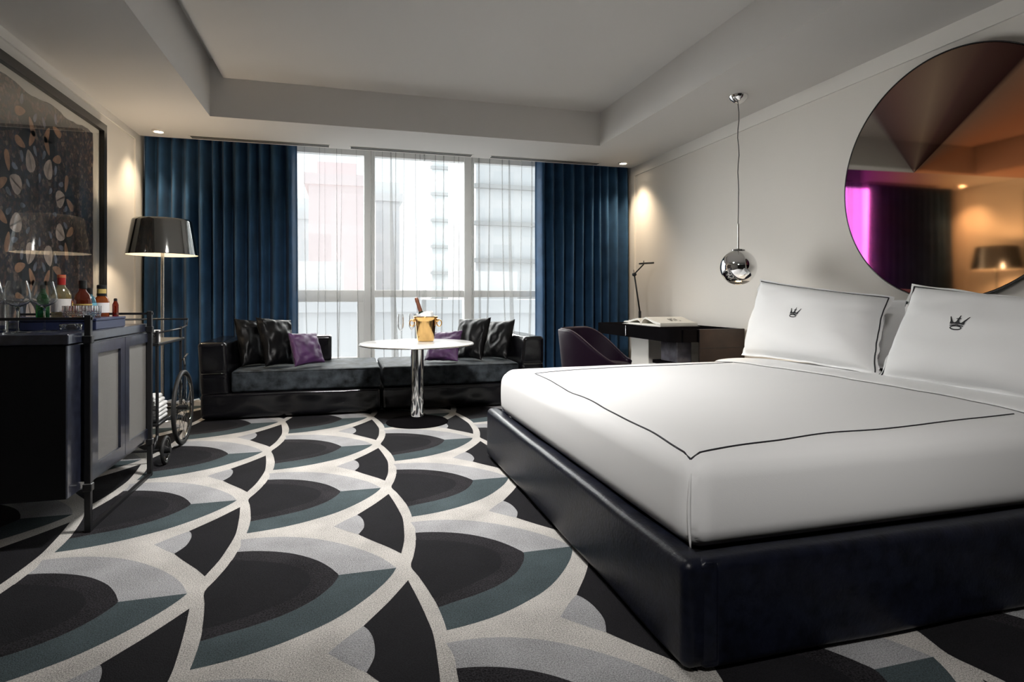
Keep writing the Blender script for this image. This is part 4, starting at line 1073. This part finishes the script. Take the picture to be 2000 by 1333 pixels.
# ------------------------------------------------------------------ light
W = bpy.data.worlds.new('sky'); S.world = W; W.use_nodes = True
bg = W.node_tree.nodes['Background']; bg.inputs['Color'].default_value = (.90, .955, 1.0, 1); bg.inputs['Strength'].default_value = 1.22
def lamp(name, kind, loc, energy, col, rot=(0, 0, 0), **k):
    L = bpy.data.lights.new(name, kind); L.energy = energy; L.color = col
    for a, v in k.items(): setattr(L, a, v)
    o = bpy.data.objects.new(name, L); COL.objects.link(o); o.location = loc; o.rotation_euler = rot; return o
o = lamp('window_portal', 'AREA', (.69, YW+.11, 1.42), 1, (1, 1, 1), (-PI/2, 0, 0), shape='RECTANGLE', size=5.0, size_y=2.4)
o.data.cycles.is_portal = True
so = lamp('hazy_sun', 'SUN', (1, 12, 12), 22, (1.0, .98, .95), (0, 0, 0), angle=math.radians(95))
so.rotation_euler = (Vector((-.22, 1, .52))).to_track_quat('Z', 'Y').to_euler()
WARM = (1, .80, .56)
for x, y in ((-1.62, 6.02), (3.00, 6.03)):
    lamp('downlight_beam', 'SPOT', (x, y, ZS-.02), 70 if x < 0 else 110, WARM, spot_size=math.radians(100), spot_blend=1., shadow_soft_size=.06)
lamp('floor_lamp_bulb', 'POINT', (fx, fy, 1.51), 22, (1, .80, .56), shadow_soft_size=.05)
lamp('pendant_beam', 'SPOT', (px, py, gz-.03), 14, (1, .78, .52), spot_size=math.radians(146), spot_blend=.12, shadow_soft_size=.02)

# unseen fill lamps added on the tray ceiling, above and behind the camera's view
def fill_lamp(x, y, r_, energy, aim, label, spread=180, col=(1, .975, .945)):
    t = thing('fill_lamp', (x, y, ZT-.06), label, 'ceiling light', 'added unseen fill lamps')
    link('housing', lathe(NB(), [(r_-.02, .0), (r_, .0), (r_+.01, .01), (r_+.01, .0595), (0, .0595), (0, .05), (r_-.02, .05), (r_-.02, 0)], (x, y, ZT-.06), 48), M['trim'], t, smooth=True, auto=40)
    link('diffuser', lathe(NB(), [(0, 0), (r_-.021, 0), (r_-.021, .004), (0, .004)], (x, y, ZT-.05), 48), M['led'] if False else M['diff'], t)
    o = lamp('fill_lamp_light', 'AREA', (x, y, ZT-.075), energy, col, shape='DISK', size=r_*2, spread=math.radians(spread))
    o.rotation_euler = (Vector((x, y, ZT-.075))-Vector(aim)).to_track_quat('Z', 'Y').to_euler()
M['diff'] = mat('fill_diffuser', (1, 1, 1), .5, emit=(1, .93, .84, 1), estr=2)
fill_lamp(.1, 2.75, .20, 75, (.40, 4.10, 0), 'added round fill lamp in the tray, unseen above the middle of the room', 112)
fill_lamp(-.2, -.4, .20, 11, (1.75, 1.6, .4), 'added round fill lamp in the tray, unseen behind the camera', 66)

# ------------------------------------------------------------------ camera
cam = bpy.data.cameras.new('camera'); co = bpy.data.objects.new('camera', cam); COL.objects.link(co)
co.location = (0, 0, 1.0); co.rotation_euler = (PI/2, 0, -math.atan2(327, 1155))
cam.sensor_width = 36; cam.lens = 36*1155/2000; cam.shift_y = (582-666.5)/2000; cam.clip_start = .02; cam.clip_end = 500
S.camera = co
S.view_settings.view_transform = 'Standard'; S.view_settings.look = 'None'; S.view_settings.gamma = 1; S.view_settings.use_curve_mapping = False
S.view_settings.exposure = 0.3
S.cycles.max_bounces = 24; S.cycles.transmission_bounces = 24; S.cycles.glossy_bounces = 8; S.cycles.diffuse_bounces = 8; S.cycles.transparent_max_bounces = 32; S.cycles.caustics_reflective = False; S.cycles.sample_clamp_indirect = 6
